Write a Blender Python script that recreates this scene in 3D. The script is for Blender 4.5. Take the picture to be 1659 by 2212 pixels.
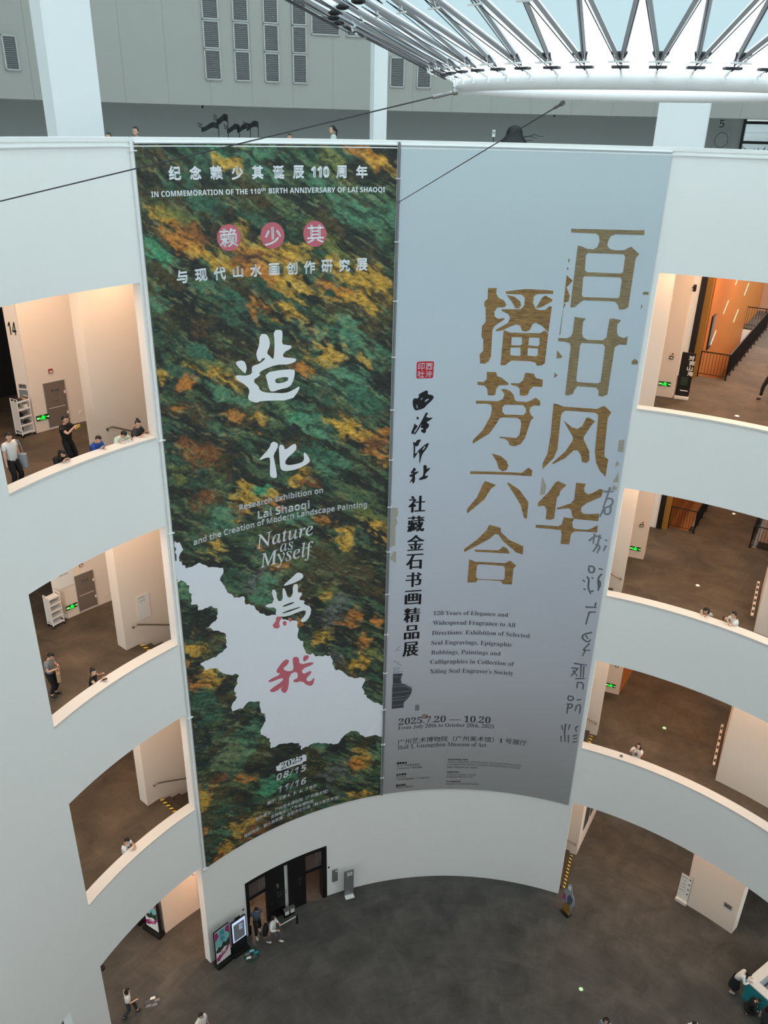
import bpy, bmesh, math, random
import numpy as np
from mathutils import Vector, Matrix

random.seed(7)
for _o in list(bpy.data.objects):
    bpy.data.objects.remove(_o)
SC = bpy.context.scene
COL = SC.collection
PI = math.pi
R = math.radians

# ------------------------------------------------------------------ camera
FPX = 1765.48                                   # focal length in pixels of the 1659 x 2212 frame
CAM = Vector((-3.6705, -13.4765, 32.0852))
PITCH, ROLL = R(25.535), R(1.396)
_F = Vector((0, math.cos(PITCH), -math.sin(PITCH)))
_R0 = Vector((1, 0, 0)); _U0 = _R0.cross(_F)
_R = _R0 * math.cos(ROLL) + _U0 * math.sin(ROLL)
_U = _U0 * math.cos(ROLL) - _R0 * math.sin(ROLL)
cd = bpy.data.cameras.new('camera'); cam = bpy.data.objects.new('camera', cd); COL.objects.link(cam)
cd.sensor_fit = 'VERTICAL'; cd.sensor_height = 24.0; cd.lens = FPX * 24.0 / 2212.0
cd.clip_start = 0.05; cd.clip_end = 300
cam.matrix_world = Matrix(((_R.x, _U.x, -_F.x, CAM.x), (_R.y, _U.y, -_F.y, CAM.y), (_R.z, _U.z, -_F.z, CAM.z), (0, 0, 0, 1)))
SC.camera = cam

# ------------------------------------------------------------------ sky, exposure
w = bpy.data.worlds.new('overcast_sky'); SC.world = w; w.use_nodes = True
_bg = w.node_tree.nodes['Background']
_bg.inputs[0].default_value = (0.78, 0.925, 0.985, 1); _bg.inputs[1].default_value = 3.45
SC.view_settings.view_transform = 'Standard'; SC.view_settings.look = 'None'
SC.view_settings.exposure = 0.0; SC.view_settings.gamma = 1.0; SC.view_settings.use_curve_mapping = False
SC.cycles.max_bounces = 9; SC.cycles.diffuse_bounces = 6; SC.cycles.glossy_bounces = 3
SC.cycles.transparent_max_bounces = 24; SC.cycles.use_denoising = True

# ------------------------------------------------------------------ the round hall: sizes and helpers
RA = 14.0                                       # inner radius of the atrium
RO = 14.36                                      # back of the atrium wall
R2, R2B = 16.57, 17.1                           # second ring of walls
R3 = 19.95                                      # third ring of walls
FLZ = [0.0, 7.43, 14.86, 22.29, 30.3]           # floor levels
LIN = [5.632, 13.104, 20.543, 27.965]           # heads of the openings
SIL = [None, 8.70, 16.11, 23.50]                # sills (top)
RIM = 31.58                                     # rim of the top gallery

def P(a, r, z=0.0):
    a = R(a); return Vector((r * math.sin(a), r * math.cos(a), z))
def ray(x, y):
    return _R * ((x - 829.5) / FPX) + _U * ((1106 - y) / FPX) + _F
def at_z(x, y, z):                              # point of the place on the level z
    d = ray(x, y); return CAM + d * ((z - CAM.z) / d.z)
def at_r(x, y, r=RA):                           # point of the place on the far side of the ring of radius r
    d = ray(x, y); a = d.x**2 + d.y**2; b = d.x * CAM.x + d.y * CAM.y; c = CAM.x**2 + CAM.y**2 - r * r
    return CAM + d * ((-b + math.sqrt(b * b - a * c)) / a)
def azz(p):
    return math.degrees(math.atan2(p.x, p.y)), p.z
def az_r(x, y, r=RA):
    return azz(at_r(x, y, r))

# ------------------------------------------------------------------ materials
def lin(c):
    return tuple(((v / 255) / 12.92 if v / 255 <= 0.04045 else ((v / 255 + 0.055) / 1.055) ** 2.4) for v in c)
def mat(name, rgb, rough=0.6, metal=0.0, var=0.06, scale=6.0, bump=0.0, emit=None, strength=0.0, rgb2=None):
    m = bpy.data.materials.new(name); m.use_nodes = True
    nt = m.node_tree; b = nt.nodes['Principled BSDF']
    b.inputs['Roughness'].default_value = rough; b.inputs['Metallic'].default_value = metal
    tc = nt.nodes.new('ShaderNodeTexCoord'); nz = nt.nodes.new('ShaderNodeTexNoise')
    nz.inputs['Scale'].default_value = scale; nz.inputs['Detail'].default_value = 4
    nt.links.new(tc.outputs['Object'], nz.inputs['Vector'])
    mx = nt.nodes.new('ShaderNodeMix'); mx.data_type = 'RGBA'
    c = lin(rgb); c2 = lin(rgb2) if rgb2 else tuple(min(1, v * (1 + var)) for v in c)
    c1 = c if rgb2 else tuple(v * (1 - var) for v in c)
    mx.inputs[6].default_value = (*c1, 1); mx.inputs[7].default_value = (*c2, 1)
    nt.links.new(nz.outputs['Fac'], mx.inputs[0]); nt.links.new(mx.outputs[2], b.inputs['Base Color'])
    if bump:
        bp = nt.nodes.new('ShaderNodeBump'); bp.inputs['Strength'].default_value = bump; bp.inputs['Distance'].default_value = 0.02
        nt.links.new(nz.outputs['Fac'], bp.inputs['Height']); nt.links.new(bp.outputs['Normal'], b.inputs['Normal'])
    if emit:
        b.inputs['Emission Color'].default_value = (*lin(emit), 1); b.inputs['Emission Strength'].default_value = strength
    return m
M = {}
M['wall'] = mat('white_plaster', (246, 245, 243), 0.85, var=0.008, scale=0.6)
M['cream'] = mat('cream_plaster', (232, 220, 208), 0.85, var=0.02, scale=0.8)
M['sill'] = mat('white_stone_sill', (226, 221, 215), 0.5, var=0.02, scale=2)
M['panel'] = mat('grey_wall_panel', (176, 176, 172), 0.7, var=0.02, scale=1)
M['greywall'] = mat('grey_gallery_wall', (150, 151, 149), 0.85, var=0.03, scale=1)
M['column'] = mat('pale_column_paint', (226, 228, 228), 0.8, var=0.01, scale=1)
M['black'] = mat('black_lacquer', (14, 14, 15), 0.5, var=0.1)
M['dark'] = mat('unlit_room_black', (16, 15, 15), 0.9, var=0.1)
M['blackmetal'] = mat('black_steel', (22, 21, 21), 0.45, 0.3)
M['steel'] = mat('brushed_steel', (150, 148, 145), 0.35, 0.9)
M['greysteel'] = mat('grey_painted_steel', (128, 128, 130), 0.5, 0.2)
M['whitesteel'] = mat('white_painted_steel', (240, 240, 240), 0.35, 0.0, var=0.02)
M['strut'] = mat('grey_strut_paint', (172, 172, 176), 0.5, 0.2)
M['rod'] = mat('dark_steel_rod', (70, 70, 72), 0.5, 0.5)
M['firedoor'] = mat('taupe_door_paint', (120, 108, 98), 0.6)
M['orange'] = mat('orange_wood_wall', (186, 112, 46), 0.55, var=0.08, scale=0.7)
M['clay'] = mat('clay_wall', (196, 142, 110), 0.8)
M['ochre'] = mat('ochre_edge', (150, 108, 40), 0.6)
M['step'] = mat('dark_stone_step', (78, 68, 60), 0.8, var=0.12, scale=4)
M['yellow'] = mat('yellow_tape', (222, 190, 60), 0.6)
M['white'] = mat('white_card', (235, 235, 232), 0.7, var=0.02)
M['grey'] = mat('grey_card', (128, 128, 126), 0.7)
M['ink'] = mat('black_ink', (16, 15, 18), 0.7)
M['inkmid'] = mat('mid_ink', (84, 84, 90), 0.7)
M['inkgrey'] = mat('grey_ink', (66, 66, 70), 0.7)
M['letter'] = mat('white_print', (236, 238, 242), 0.7, var=0.01)
M['pale'] = mat('pale_blue_print', (236, 238, 246), 0.75, var=0.02, scale=0.4)
M['rose'] = mat('rose_print', (203, 104, 118), 0.7, var=0.05, scale=9)
M['red'] = mat('seal_red', (196, 22, 48), 0.6, var=0.15, scale=12)
M['sealgrey'] = mat('brush_grey_print', (124, 127, 136), 0.7, var=0.1, scale=8)
M['sealdark'] = mat('brush_dark_print', (96, 97, 100), 0.7, var=0.1, scale=8)
M['ghost'] = mat('faint_tan_print', (166, 160, 146), 0.7, var=0.06, scale=8)
M['green_on'] = mat('lit_green_sign', (20, 220, 60), 0.5, emit=(20, 235, 50), strength=1.2)
M['sign_glow'] = mat('lit_pale_green', (150, 255, 150), 0.5, emit=(160, 255, 160), strength=1.0)
M['greenbox'] = mat('dark_green_sign', (18, 60, 34), 0.5)
M['amber'] = mat('lit_floor_lamp', (255, 236, 190), 0.4, emit=(255, 238, 190), strength=1.6)
M['alarmred'] = mat('alarm_red', (150, 60, 55), 0.5)
M['teal'] = mat('teal_panel', (38, 142, 150), 0.6)
M['magenta'] = mat('magenta_print', (170, 40, 110), 0.6)
M['cyanprint'] = mat('cyan_print', (128, 196, 200), 0.6)
M['dgreen'] = mat('dark_green_print', (40, 60, 48), 0.6)
M['screen'] = mat('lit_screen_frame', (190, 205, 235), 0.4, emit=(190, 208, 240), strength=0.75)
M['screengrey'] = mat('lit_screen_picture', (96, 100, 104), 0.4, emit=(96, 100, 106), strength=0.35)
M['umber'] = mat('brown_glass_film', (92, 78, 74), 0.3, var=0.1)
M['glassfilm'] = mat('door_film_line', (150, 140, 138), 0.5)
M['tan'] = mat('tan_paper', (176, 146, 108), 0.8)
M['skin'] = mat('skin', (214, 168, 142), 0.55, var=0.03)
M['hair'] = mat('black_hair', (18, 16, 16), 0.6, var=0.2, scale=30)
M['shoe'] = mat('white_shoe', (215, 212, 206), 0.6)
M['darkshoe'] = mat('dark_shoe', (40, 36, 34), 0.6)
M['cloth_white'] = mat('white_cotton', (226, 226, 224), 0.85, bump=0.2, scale=14)
M['cloth_black'] = mat('black_cotton', (20, 20, 22), 0.85, bump=0.2, scale=14)
M['cloth_grey'] = mat('grey_cotton', (130, 132, 136), 0.85, bump=0.2, scale=14)
M['cloth_char'] = mat('charcoal_cotton', (52, 52, 54), 0.85, bump=0.2, scale=14)
M['cloth_blue'] = mat('blue_cotton', (34, 74, 150), 0.85, bump=0.2, scale=14)
M['cloth_slate'] = mat('slate_blue_cotton', (74, 86, 104), 0.85, bump=0.2, scale=14)
M['cloth_mint'] = mat('pale_green_cotton', (196, 212, 200), 0.85, bump=0.2, scale=14)
M['cloth_denim'] = mat('grey_denim', (84, 88, 96), 0.85, bump=0.2, scale=14)
M['canvas'] = mat('grey_canvas_bag', (150, 156, 164), 0.85)
def tape_mat():
    m = bpy.data.materials.new('striped_hazard_tape'); m.use_nodes = True; nt = m.node_tree; N = nt.nodes; L = nt.links
    geo = N.new('ShaderNodeNewGeometry'); sep = N.new('ShaderNodeSeparateXYZ'); L.new(geo.outputs['Position'], sep.inputs[0])
    v = N.new('ShaderNodeVectorMath'); v.operation = 'MULTIPLY'; v.inputs[1].default_value = (1, 1, 0); L.new(geo.outputs['Position'], v.inputs[0])
    ln = N.new('ShaderNodeVectorMath'); ln.operation = 'LENGTH'; L.new(v.outputs[0], ln.inputs[0])
    at = N.new('ShaderNodeMath'); at.operation = 'ARCTAN2'; L.new(sep.outputs[0], at.inputs[0]); L.new(sep.outputs[1], at.inputs[1])
    m1 = N.new('ShaderNodeMath'); m1.operation = 'MULTIPLY_ADD'; m1.inputs[1].default_value = 9.0; L.new(at.outputs[0], m1.inputs[0]); L.new(ln.outputs['Value'], m1.inputs[2])
    m2 = N.new('ShaderNodeMath'); m2.operation = 'MULTIPLY'; m2.inputs[1].default_value = 4.6; L.new(m1.outputs[0], m2.inputs[0])
    m3 = N.new('ShaderNodeMath'); m3.operation = 'FRACT'; L.new(m2.outputs[0], m3.inputs[0])
    m4 = N.new('ShaderNodeMath'); m4.operation = 'GREATER_THAN'; m4.inputs[1].default_value = 0.5; L.new(m3.outputs[0], m4.inputs[0])
    mx = N.new('ShaderNodeMix'); mx.data_type = 'RGBA'; mx.inputs[6].default_value = (*lin((24, 23, 22)), 1); mx.inputs[7].default_value = (*lin((226, 196, 70)), 1)
    L.new(m4.outputs[0], mx.inputs[0]); L.new(mx.outputs[2], N['Principled BSDF'].inputs['Base Color']); return m
M['tape'] = tape_mat()
M['leaf'] = mat('plant_leaf', (38, 58, 40), 0.6)
M['bronze'] = mat('dark_bronze', (34, 36, 36), 0.5, 0.4, bump=0.4, scale=14)

def gold_mat(name, c1, c2):
    m = bpy.data.materials.new(name); m.use_nodes = True
    nt = m.node_tree; b = nt.nodes['Principled BSDF']; b.inputs['Roughness'].default_value = 0.7
    tc = nt.nodes.new('ShaderNodeTexCoord'); mp = nt.nodes.new('ShaderNodeMapping'); mp.inputs['Scale'].default_value = (3.5, 3.5, 22)
    nz = nt.nodes.new('ShaderNodeTexNoise'); nz.inputs['Scale'].default_value = 1.0; nz.inputs['Detail'].default_value = 8; nz.inputs['Roughness'].default_value = 0.7
    rp = nt.nodes.new('ShaderNodeValToRGB')
    rp.color_ramp.elements[0].position = 0.34; rp.color_ramp.elements[0].color = (*lin(c1), 1)
    rp.color_ramp.elements[1].position = 0.68; rp.color_ramp.elements[1].color = (*lin(c2), 1)
    nt.links.new(tc.outputs['Object'], mp.inputs['Vector']); nt.links.new(mp.outputs[0], nz.inputs['Vector'])
    nt.links.new(nz.outputs['Fac'], rp.inputs[0]); nt.links.new(rp.outputs[0], b.inputs['Base Color'])
    return m
M['gold'] = gold_mat('rubbed_gold_print', (104, 78, 48), (176, 136, 80))
M['goldpale'] = gold_mat('pale_gold_print', (112, 98, 76), (164, 142, 104))

def stone_mat(name, base, joint, w=1.15, h=0.62):      # ring courses of floor slabs round the hall's centre
    m = bpy.data.materials.new(name); m.use_nodes = True
    nt = m.node_tree; N = nt.nodes; L = nt.links; b = N['Principled BSDF']
    geo = N.new('ShaderNodeNewGeometry'); sep = N.new('ShaderNodeSeparateXYZ'); L.new(geo.outputs['Position'], sep.inputs[0])
    def mth(op, a, bb=None):
        n = N.new('ShaderNodeMath'); n.operation = op
        for i, v in enumerate((a, bb)):
            if v is None: continue
            if isinstance(v, (int, float)): n.inputs[i].default_value = v
            else: L.new(v, n.inputs[i])
        return n.outputs[0]
    r = mth('SQRT', mth('ADD', mth('MULTIPLY', sep.outputs[0], sep.outputs[0]), mth('MULTIPLY', sep.outputs[1], sep.outputs[1])))
    a = mth('MULTIPLY', mth('ARCTAN2', sep.outputs[0], sep.outputs[1]), 15.0)
    cb = N.new('ShaderNodeCombineXYZ'); L.new(a, cb.inputs[0]); L.new(r, cb.inputs[1])
    br = N.new('ShaderNodeTexBrick'); L.new(cb.outputs[0], br.inputs['Vector'])
    br.inputs['Scale'].default_value = 1.0; br.inputs['Brick Width'].default_value = w; br.inputs['Row Height'].default_value = h
    br.inputs['Mortar Size'].default_value = 0.008; br.inputs['Mortar Smooth'].default_value = 0.6; br.inputs['Bias'].default_value = -0.2
    br.offset = 0.5; br.offset_frequency = 2
    c = lin(base)
    br.inputs['Color1'].default_value = (*[v * 0.88 for v in c], 1); br.inputs['Color2'].default_value = (*[v * 1.1 for v in c], 1)
    br.inputs['Mortar'].default_value = (*lin(joint), 1)
    nz = N.new('ShaderNodeTexNoise'); nz.inputs['Scale'].default_value = 0.7; nz.inputs['Detail'].default_value = 9; nz.inputs['Roughness'].default_value = 0.62
    nz.inputs['Distortion'].default_value = 0.6
    L.new(geo.outputs['Position'], nz.inputs['Vector'])
    rp = N.new('ShaderNodeValToRGB'); rp.color_ramp.elements[0].position = 0.3; rp.color_ramp.elements[0].color = (0.62, 0.62, 0.62, 1)
    rp.color_ramp.elements[1].position = 0.72; rp.color_ramp.elements[1].color = (1.5, 1.46, 1.4, 1)
    L.new(nz.outputs['Fac'], rp.inputs[0])
    mx = N.new('ShaderNodeMix'); mx.data_type = 'RGBA'; mx.blend_type = 'MULTIPLY'; mx.inputs[0].default_value = 1.0
    L.new(br.outputs['Color'], mx.inputs[6]); L.new(rp.outputs[0], mx.inputs[7]); L.new(mx.outputs[2], b.inputs['Base Color'])
    b.inputs['Roughness'].default_value = 0.75
    return m
M['stone'] = stone_mat('grey_stone_slabs', (74, 72, 69), (84, 82, 78))
M['stonew'] = stone_mat('brown_stone_slabs', (88, 77, 65), (97, 85, 72))

def pane_mat(name, tint, frost=0.0, fcol=(1, 1, 1)):
    m = bpy.data.materials.new(name); m.use_nodes = True
    nt = m.node_tree; nt.nodes.remove(nt.nodes['Principled BSDF']); out = nt.nodes['Material Output']
    tr = nt.nodes.new('ShaderNodeBsdfTransparent'); tr.inputs[0].default_value = (*tint, 1)
    gl = nt.nodes.new('ShaderNodeBsdfGlossy'); gl.inputs['Roughness'].default_value = 0.05
    mx = nt.nodes.new('ShaderNodeMixShader'); mx.inputs[0].default_value = 0.03
    nz = nt.nodes.new('ShaderNodeTexNoise'); nz.inputs['Scale'].default_value = 0.5
    mm = nt.nodes.new('ShaderNodeMath'); mm.operation = 'MULTIPLY'; mm.inputs[1].default_value = 0.06
    nt.links.new(nz.outputs['Fac'], mm.inputs[0]); nt.links.new(mm.outputs[0], mx.inputs[0])
    nt.links.new(tr.outputs[0], mx.inputs[1]); nt.links.new(gl.outputs[0], mx.inputs[2]); nt.links.new(mx.outputs[0], out.inputs[0])
    if frost:
        tl = nt.nodes.new('ShaderNodeBsdfTranslucent'); tl.inputs[0].default_value = (*fcol, 1)
        m2 = nt.nodes.new('ShaderNodeMixShader'); m2.inputs[0].default_value = frost
        nt.links.new(mx.outputs[0], m2.inputs[1]); nt.links.new(tl.outputs[0], m2.inputs[2]); nt.links.new(m2.outputs[0], out.inputs[0])
    return m
M['blueglass'] = pane_mat('blue_roof_glass', (0.12, 0.15, 0.155), 0.9, (0.285, 0.332, 0.338))
M['clearglass'] = pane_mat('frosted_roof_glass', (0.93, 0.95, 0.95), 0.5, (0.95, 0.95, 0.94))
M['frost'] = pane_mat('white_frosted_glass', (0.9, 0.92, 0.92), 0.9, (0.86, 0.88, 0.88))
M['window'] = pane_mat('window_glass', (0.8, 0.83, 0.84))

# ------------------------------------------------------------------ mesh helpers
def finish(bm, name, m, parent=None, smooth=None):
    bmesh.ops.recalc_face_normals(bm, faces=bm.faces[:])
    me = bpy.data.meshes.new(name); bm.to_mesh(me); bm.free()
    if m: me.materials.append(m)
    if smooth is not None:
        me.polygons.foreach_set('use_smooth', [True] * len(me.polygons)); me.set_sharp_from_angle(angle=R(smooth))
    o = bpy.data.objects.new(name, me); COL.objects.link(o)
    if parent: o.parent = parent
    return o
def tag(o, label=None, cat=None, group=None, kind=None):
    if label: o['label'] = label
    if cat: o['category'] = cat
    if group: o['group'] = group
    if kind: o['kind'] = kind
    return o
def empty(name, loc, rz=0.0):
    o = bpy.data.objects.new(name, None); COL.objects.link(o); o.location = loc; o.rotation_euler = (0, 0, rz)
    o.empty_display_size = 0.2
    return o
def structure(name, bm, m, smooth=None):
    return tag(finish(bm, name, m, None, smooth), kind='structure')
def face_rz(a):                                 # heading that turns local -y towards the hall's centre at azimuth a
    return -R(a)
def box(bm, c, s, rot=None, bevel=0.0):
    res = bmesh.ops.create_cube(bm, size=1.0); vs = res['verts']
    for v in vs: v.co = Vector((v.co.x * s[0], v.co.y * s[1], v.co.z * s[2]))
    if bevel:
        es = list({e for v in vs for e in v.link_edges})
        nb = bmesh.ops.bevel(bm, geom=es, offset=bevel, segments=2, affect='EDGES', profile=0.5)
        vs = list({v for f in nb['faces'] for v in f.verts} | {v for v in vs if v.is_valid})
    if rot is not None:
        for v in vs: v.co = rot @ v.co
    for v in vs: v.co += Vector(c)
    return vs
def B(c, s, bevel=0.0, rot=None):
    bm = bmesh.new(); box(bm, c, s, rot, bevel); return bm
def tube(bm, pts, rad, n=8, cap=True):
    pts = [Vector(p) for p in pts]; rings = []
    rads = rad if isinstance(rad, (list, tuple)) else [rad] * len(pts)
    for i, p in enumerate(pts):
        d = (pts[min(i + 1, len(pts) - 1)] - pts[max(i - 1, 0)]).normalized()
        x = d.cross(Vector((0, 0, 1)));
        if x.length < 1e-4: x = d.cross(Vector((0, 1, 0)))
        x.normalize(); y = d.cross(x)
        rings.append([bm.verts.new(p + (x * math.cos(2 * PI * k / n) + y * math.sin(2 * PI * k / n)) * rads[i]) for k in range(n)])
    for a, b in zip(rings, rings[1:]):
        for k in range(n): bm.faces.new((a[k], a[(k + 1) % n], b[(k + 1) % n], b[k]))
    if cap:
        bm.faces.new(rings[0][::-1]); bm.faces.new(rings[-1])
def T(pts, rad, n=8):
    bm = bmesh.new(); tube(bm, pts, rad, n); return bm
def shell(bm, a0, a1, r0, r1, z0, z1, step=0.5):        # a curved wall piece
    n = max(1, int(math.ceil(abs(a1 - a0) / step))); rows = []
    for i in range(n + 1):
        a = a0 + (a1 - a0) * i / n
        rows.append([bm.verts.new(P(a, r, z)) for r, z in ((r0, z0), (r1, z0), (r1, z1), (r0, z1))])
    for a, b in zip(rows, rows[1:]):
        for k in range(4): bm.faces.new((a[k], a[(k + 1) % 4], b[(k + 1) % 4], b[k]))
    bm.faces.new(rows[0][::-1]); bm.faces.new(rows[-1])
def prism(bm, pts, z0, z1):
    lo = [bm.verts.new((p[0], p[1], z0)) for p in pts]; hi = [bm.verts.new((p[0], p[1], z1)) for p in pts]
    n = len(pts); bm.faces.new(lo[::-1]); bm.faces.new(hi)
    for k in range(n): bm.faces.new((lo[k], lo[(k + 1) % n], hi[(k + 1) % n], hi[k]))
def plate(bm, p0, p1, th, z0, z1, side=1):              # a straight wall from p0 to p1 of thickness th
    d = Vector((p1[0] - p0[0], p1[1] - p0[1])).normalized(); nrm = Vector((-d.y, d.x)) * th * side
    prism(bm, [p0[:2], p1[:2], (p1[0] + nrm.x, p1[1] + nrm.y), (p0[0] + nrm.x, p0[1] + nrm.y)], z0, z1)
def ball(bm, c, s, rot=None, u=14, v=9):
    res = bmesh.ops.create_uvsphere(bm, u_segments=u, v_segments=v, radius=1.0)
    for q in res['verts']:
        p = Vector((q.co.x * s[0], q.co.y * s[1], q.co.z * s[2]))
        if rot is not None: p = rot @ p
        q.co = p + Vector(c)
    return res['verts']
def curve_fill(splines, extrude=0.0):                   # filled flat shapes (even-odd), as a mesh in the x-y plane
    cu = bpy.data.curves.new('shape', 'CURVE'); cu.dimensions = '2D'; cu.fill_mode = 'BOTH' if extrude else 'FRONT'; cu.extrude = extrude
    for pl in splines:
        sp = cu.splines.new('POLY'); sp.points.add(len(pl) - 1); sp.use_cyclic_u = True
        for q, p in zip(sp.points, pl): q.co = (p[0], p[1], 0, 1)
    o = bpy.data.objects.new('shape', cu); me = bpy.data.meshes.new_from_object(o)
    bpy.data.objects.remove(o); bpy.data.curves.remove(cu)
    return me
def chaikin(pl, n=1):
    for _ in range(n):
        out = []
        for a, b in zip(pl, pl[1:] + pl[:1]):
            out += [(a[0] * .75 + b[0] * .25, a[1] * .75 + b[1] * .25), (a[0] * .25 + b[0] * .75, a[1] * .25 + b[1] * .75)]
        pl = out
    return pl
def serif(s, italic=False):                             # serif letter forms of the built-in font
    out = ''
    for ch in s:
        if italic and ch == 'h': out += '\u210e'
        elif 'A' <= ch <= 'Z': out += chr((0x1D434 if italic else 0x1D400) + ord(ch) - 65)
        elif 'a' <= ch <= 'z': out += chr((0x1D44E if italic else 0x1D41A) + ord(ch) - 97)
        elif '0' <= ch <= '9' and not italic: out += chr(0x1D7CE + ord(ch) - 48)
        else: out += ch
    return out
def sans(s, bold=True):                                 # plain sans letter forms, bold or regular
    out = ''
    for ch in s:
        if 'A' <= ch <= 'Z': out += chr((0x1D5D4 if bold else 0x1D5A0) + ord(ch) - 65)
        elif 'a' <= ch <= 'z': out += chr((0x1D5EE if bold else 0x1D5BA) + ord(ch) - 97)
        elif '0' <= ch <= '9': out += chr((0x1D7EC if bold else 0x1D7E2) + ord(ch) - 48)
        else: out += ch
    return out
def text_mesh(s, spacing=1.0):                          # verts (list of Vector), faces of a text line at size 1
    cu = bpy.data.curves.new('text', 'FONT'); cu.body = s; cu.size = 1.0; cu.space_character = spacing; cu.resolution_u = 3
    o = bpy.data.objects.new('text', cu); me = bpy.data.meshes.new_from_object(o)
    vs = [v.co.copy() for v in me.vertices]; fs = [tuple(p.vertices) for p in me.polygons]
    bpy.data.objects.remove(o); bpy.data.curves.remove(cu); bpy.data.meshes.remove(me)
    return vs, fs
def flat_text(name, s, parent, m, org, ux, uy, w=None, h=None, bold=0.0, spacing=1.0, shear=0.0):
    """a text line on a flat face: org = bottom-left point, ux / uy = unit directions, w x h = its box"""
    vs, fs = text_mesh(s, spacing)
    x0 = min(v.x for v in vs); x1 = max(v.x for v in vs); y0 = min(v.y for v in vs); y1 = max(v.y for v in vs)
    kx = (w / (x1 - x0)) if w else None; ky = (h / (y1 - y0)) if h else None
    kx = kx or ky; ky = ky or kx
    nrm = ux.cross(uy); bm = bmesh.new()
    offs = [(0, 0)] + ([(bold, 0), (-bold, 0), (0, bold), (0, -bold)] if bold else [])
    for i, (dx, dy) in enumerate(offs):
        q = [bm.verts.new(org + ux * ((v.x - x0) * kx + dx) + uy * ((v.y - y0) * ky + dy) + nrm * 0.0004 * i) for v in vs]
        for f in fs:
            try: bm.faces.new([q[k] for k in f])
            except ValueError: pass
    me = bpy.data.meshes.new(name); bm.to_mesh(me); bm.free(); me.materials.append(m)
    o = bpy.data.objects.new(name, me); COL.objects.link(o); o.parent = parent
    return o

# ------------------------------------------------------------------ lamps in the gallery ceilings
def lamp(a, r, z, watt, size=1.0, col=(1.0, 0.66, 0.42)):
    ld = bpy.data.lights.new('ceiling_lamp', 'AREA'); ld.shape = 'DISK'; ld.size = size; ld.energy = watt; ld.color = col
    o = bpy.data.objects.new('ceiling_lamp', ld); COL.objects.link(o); o.location = P(a, r, z)
LAMP = 84
for k in range(4):
    z = LIN[k] + 0.22; g = (0.8, 0.85, 1.0, 1.05)[k]
    for a, r, f in ((-55, 15.6, 0.8), (-64, 16.2, 0.8), (-57, 18.6, 0.9), (-49.2, 18.4, 0.7), (-46.5, 15.5, 0.42)):
        lamp(a, r, z, LAMP * f * g)
    for a, r, f in ((22.5, 15.5, 0.5), (31, 15.6, 0.7), (43, 15.4, 0.8), (54, 16.0, 0.8), (26, 18.6, 0.8), (35, 19.4, 0.8), (24, 22.2, 0.5)):
        lamp(a, r, z, LAMP * f * g, col=(1.0, 0.55, 0.26) if k == 3 and r > 18 else (1.0, 0.66, 0.42))
    for a, r, f in ((29, 24.0, 1.0), (31, 29.0, 1.2)):
        lamp(a, r, z, LAMP * f * g * (2.6 if k == 3 else 0.8), col=(1.0, 0.56, 0.26))
lamp(-38, 15.2, 4.1, 130, 0.6)                  # inside the ground floor exhibition hall

# ------------------------------------------------------------------ atrium walls
bm = bmesh.new()
shell(bm, -48.5, 20.15, RA, RO, 3.17, RIM - 0.1)
shell(bm, -48.5, -40.65, RA, RO, 0, 3.17); shell(bm, -24.75, 20.15, RA, RO, 0, 3.17)
structure('wall_center', bm, M['wall'], 30)
def bands(bm, a0, a1):
    zs = [(LIN[0], SIL[1]), (LIN[1], SIL[2]), (LIN[2], SIL[3]), (LIN[3], RIM)]
    for z0, z1 in zs: shell(bm, a0, a1, RA, RO, z0, z1 - 0.06 if z1 != RIM else RIM - 0.1)
bm = bmesh.new(); bands(bm, -68.8, -48.5); shell(bm, -75.4, -68.8, RA, RO, 0, RIM - 0.1)
shell(bm, -95, -75.4, RA, RO, LIN[0], RIM - 0.1); shell(bm, -180, -95, RA, RO, 0, RIM - 0.1, 2)
structure('wall_left', bm, M['wall'], 30)
bm = bmesh.new(); bands(bm, 20.15, 75); shell(bm, 75, 180, RA, RO, 0, RIM - 0.1, 2)
structure('wall_right', bm, M['wall'], 30)
i = 1
for a0, a1 in ((-68.8, -48.5), (20.15, 75)):
    for k in (1, 2, 3):
        bm = bmesh.new(); shell(bm, a0, a1, RA - 0.035, RO + 0.05, SIL[k] - 0.06, SIL[k])
        structure('trim_%d' % i, bm, M['sill'], 30); i += 1
bm = bmesh.new(); shell(bm, -180, 180, RA - 0.04, RO + 0.06, RIM - 0.1, RIM, 1); structure('trim_%d' % i, bm, M['wall'], 30); i += 1
bm = bmesh.new(); shell(bm, -180, 180, RA - 0.055, RA, RIM - 0.22, RIM - 0.19, 1); structure('trim_%d' % i, bm, M['wall'], 30); i += 1

# ------------------------------------------------------------------ floors
def arc(a0, a1, r, st=1.0):
    n = max(1, int(abs(a1 - a0) / st)); return [tuple(P(a0 + (a1 - a0) * q / n, r)[:2]) for q in range(n + 1)]
def slab(name, splines, z0, z1, m, kind='structure'):
    me = curve_fill(splines, (z1 - z0) / 2); me.name = name; me.materials.clear(); me.materials.append(m)
    o = bpy.data.objects.new(name, me); COL.objects.link(o); o.location = (0, 0, (z0 + z1) / 2); o['kind'] = kind
    return o
slab('floor', [arc(-180, 178, 46, 2)], -0.3, 0.0, M['stone'])
VD = Vector((0.505, 0.863)); VN = Vector((0.863, -0.505))
def void(p, wd=1.08, ln=11.6):
    p = Vector(p); return [tuple(p), tuple(p + VN * wd), tuple(p + VN * wd + VD * ln), tuple(p + VD * ln)]
V1, V2 = void((10.0, 21.74)), void((13.21, 19.8))
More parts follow.
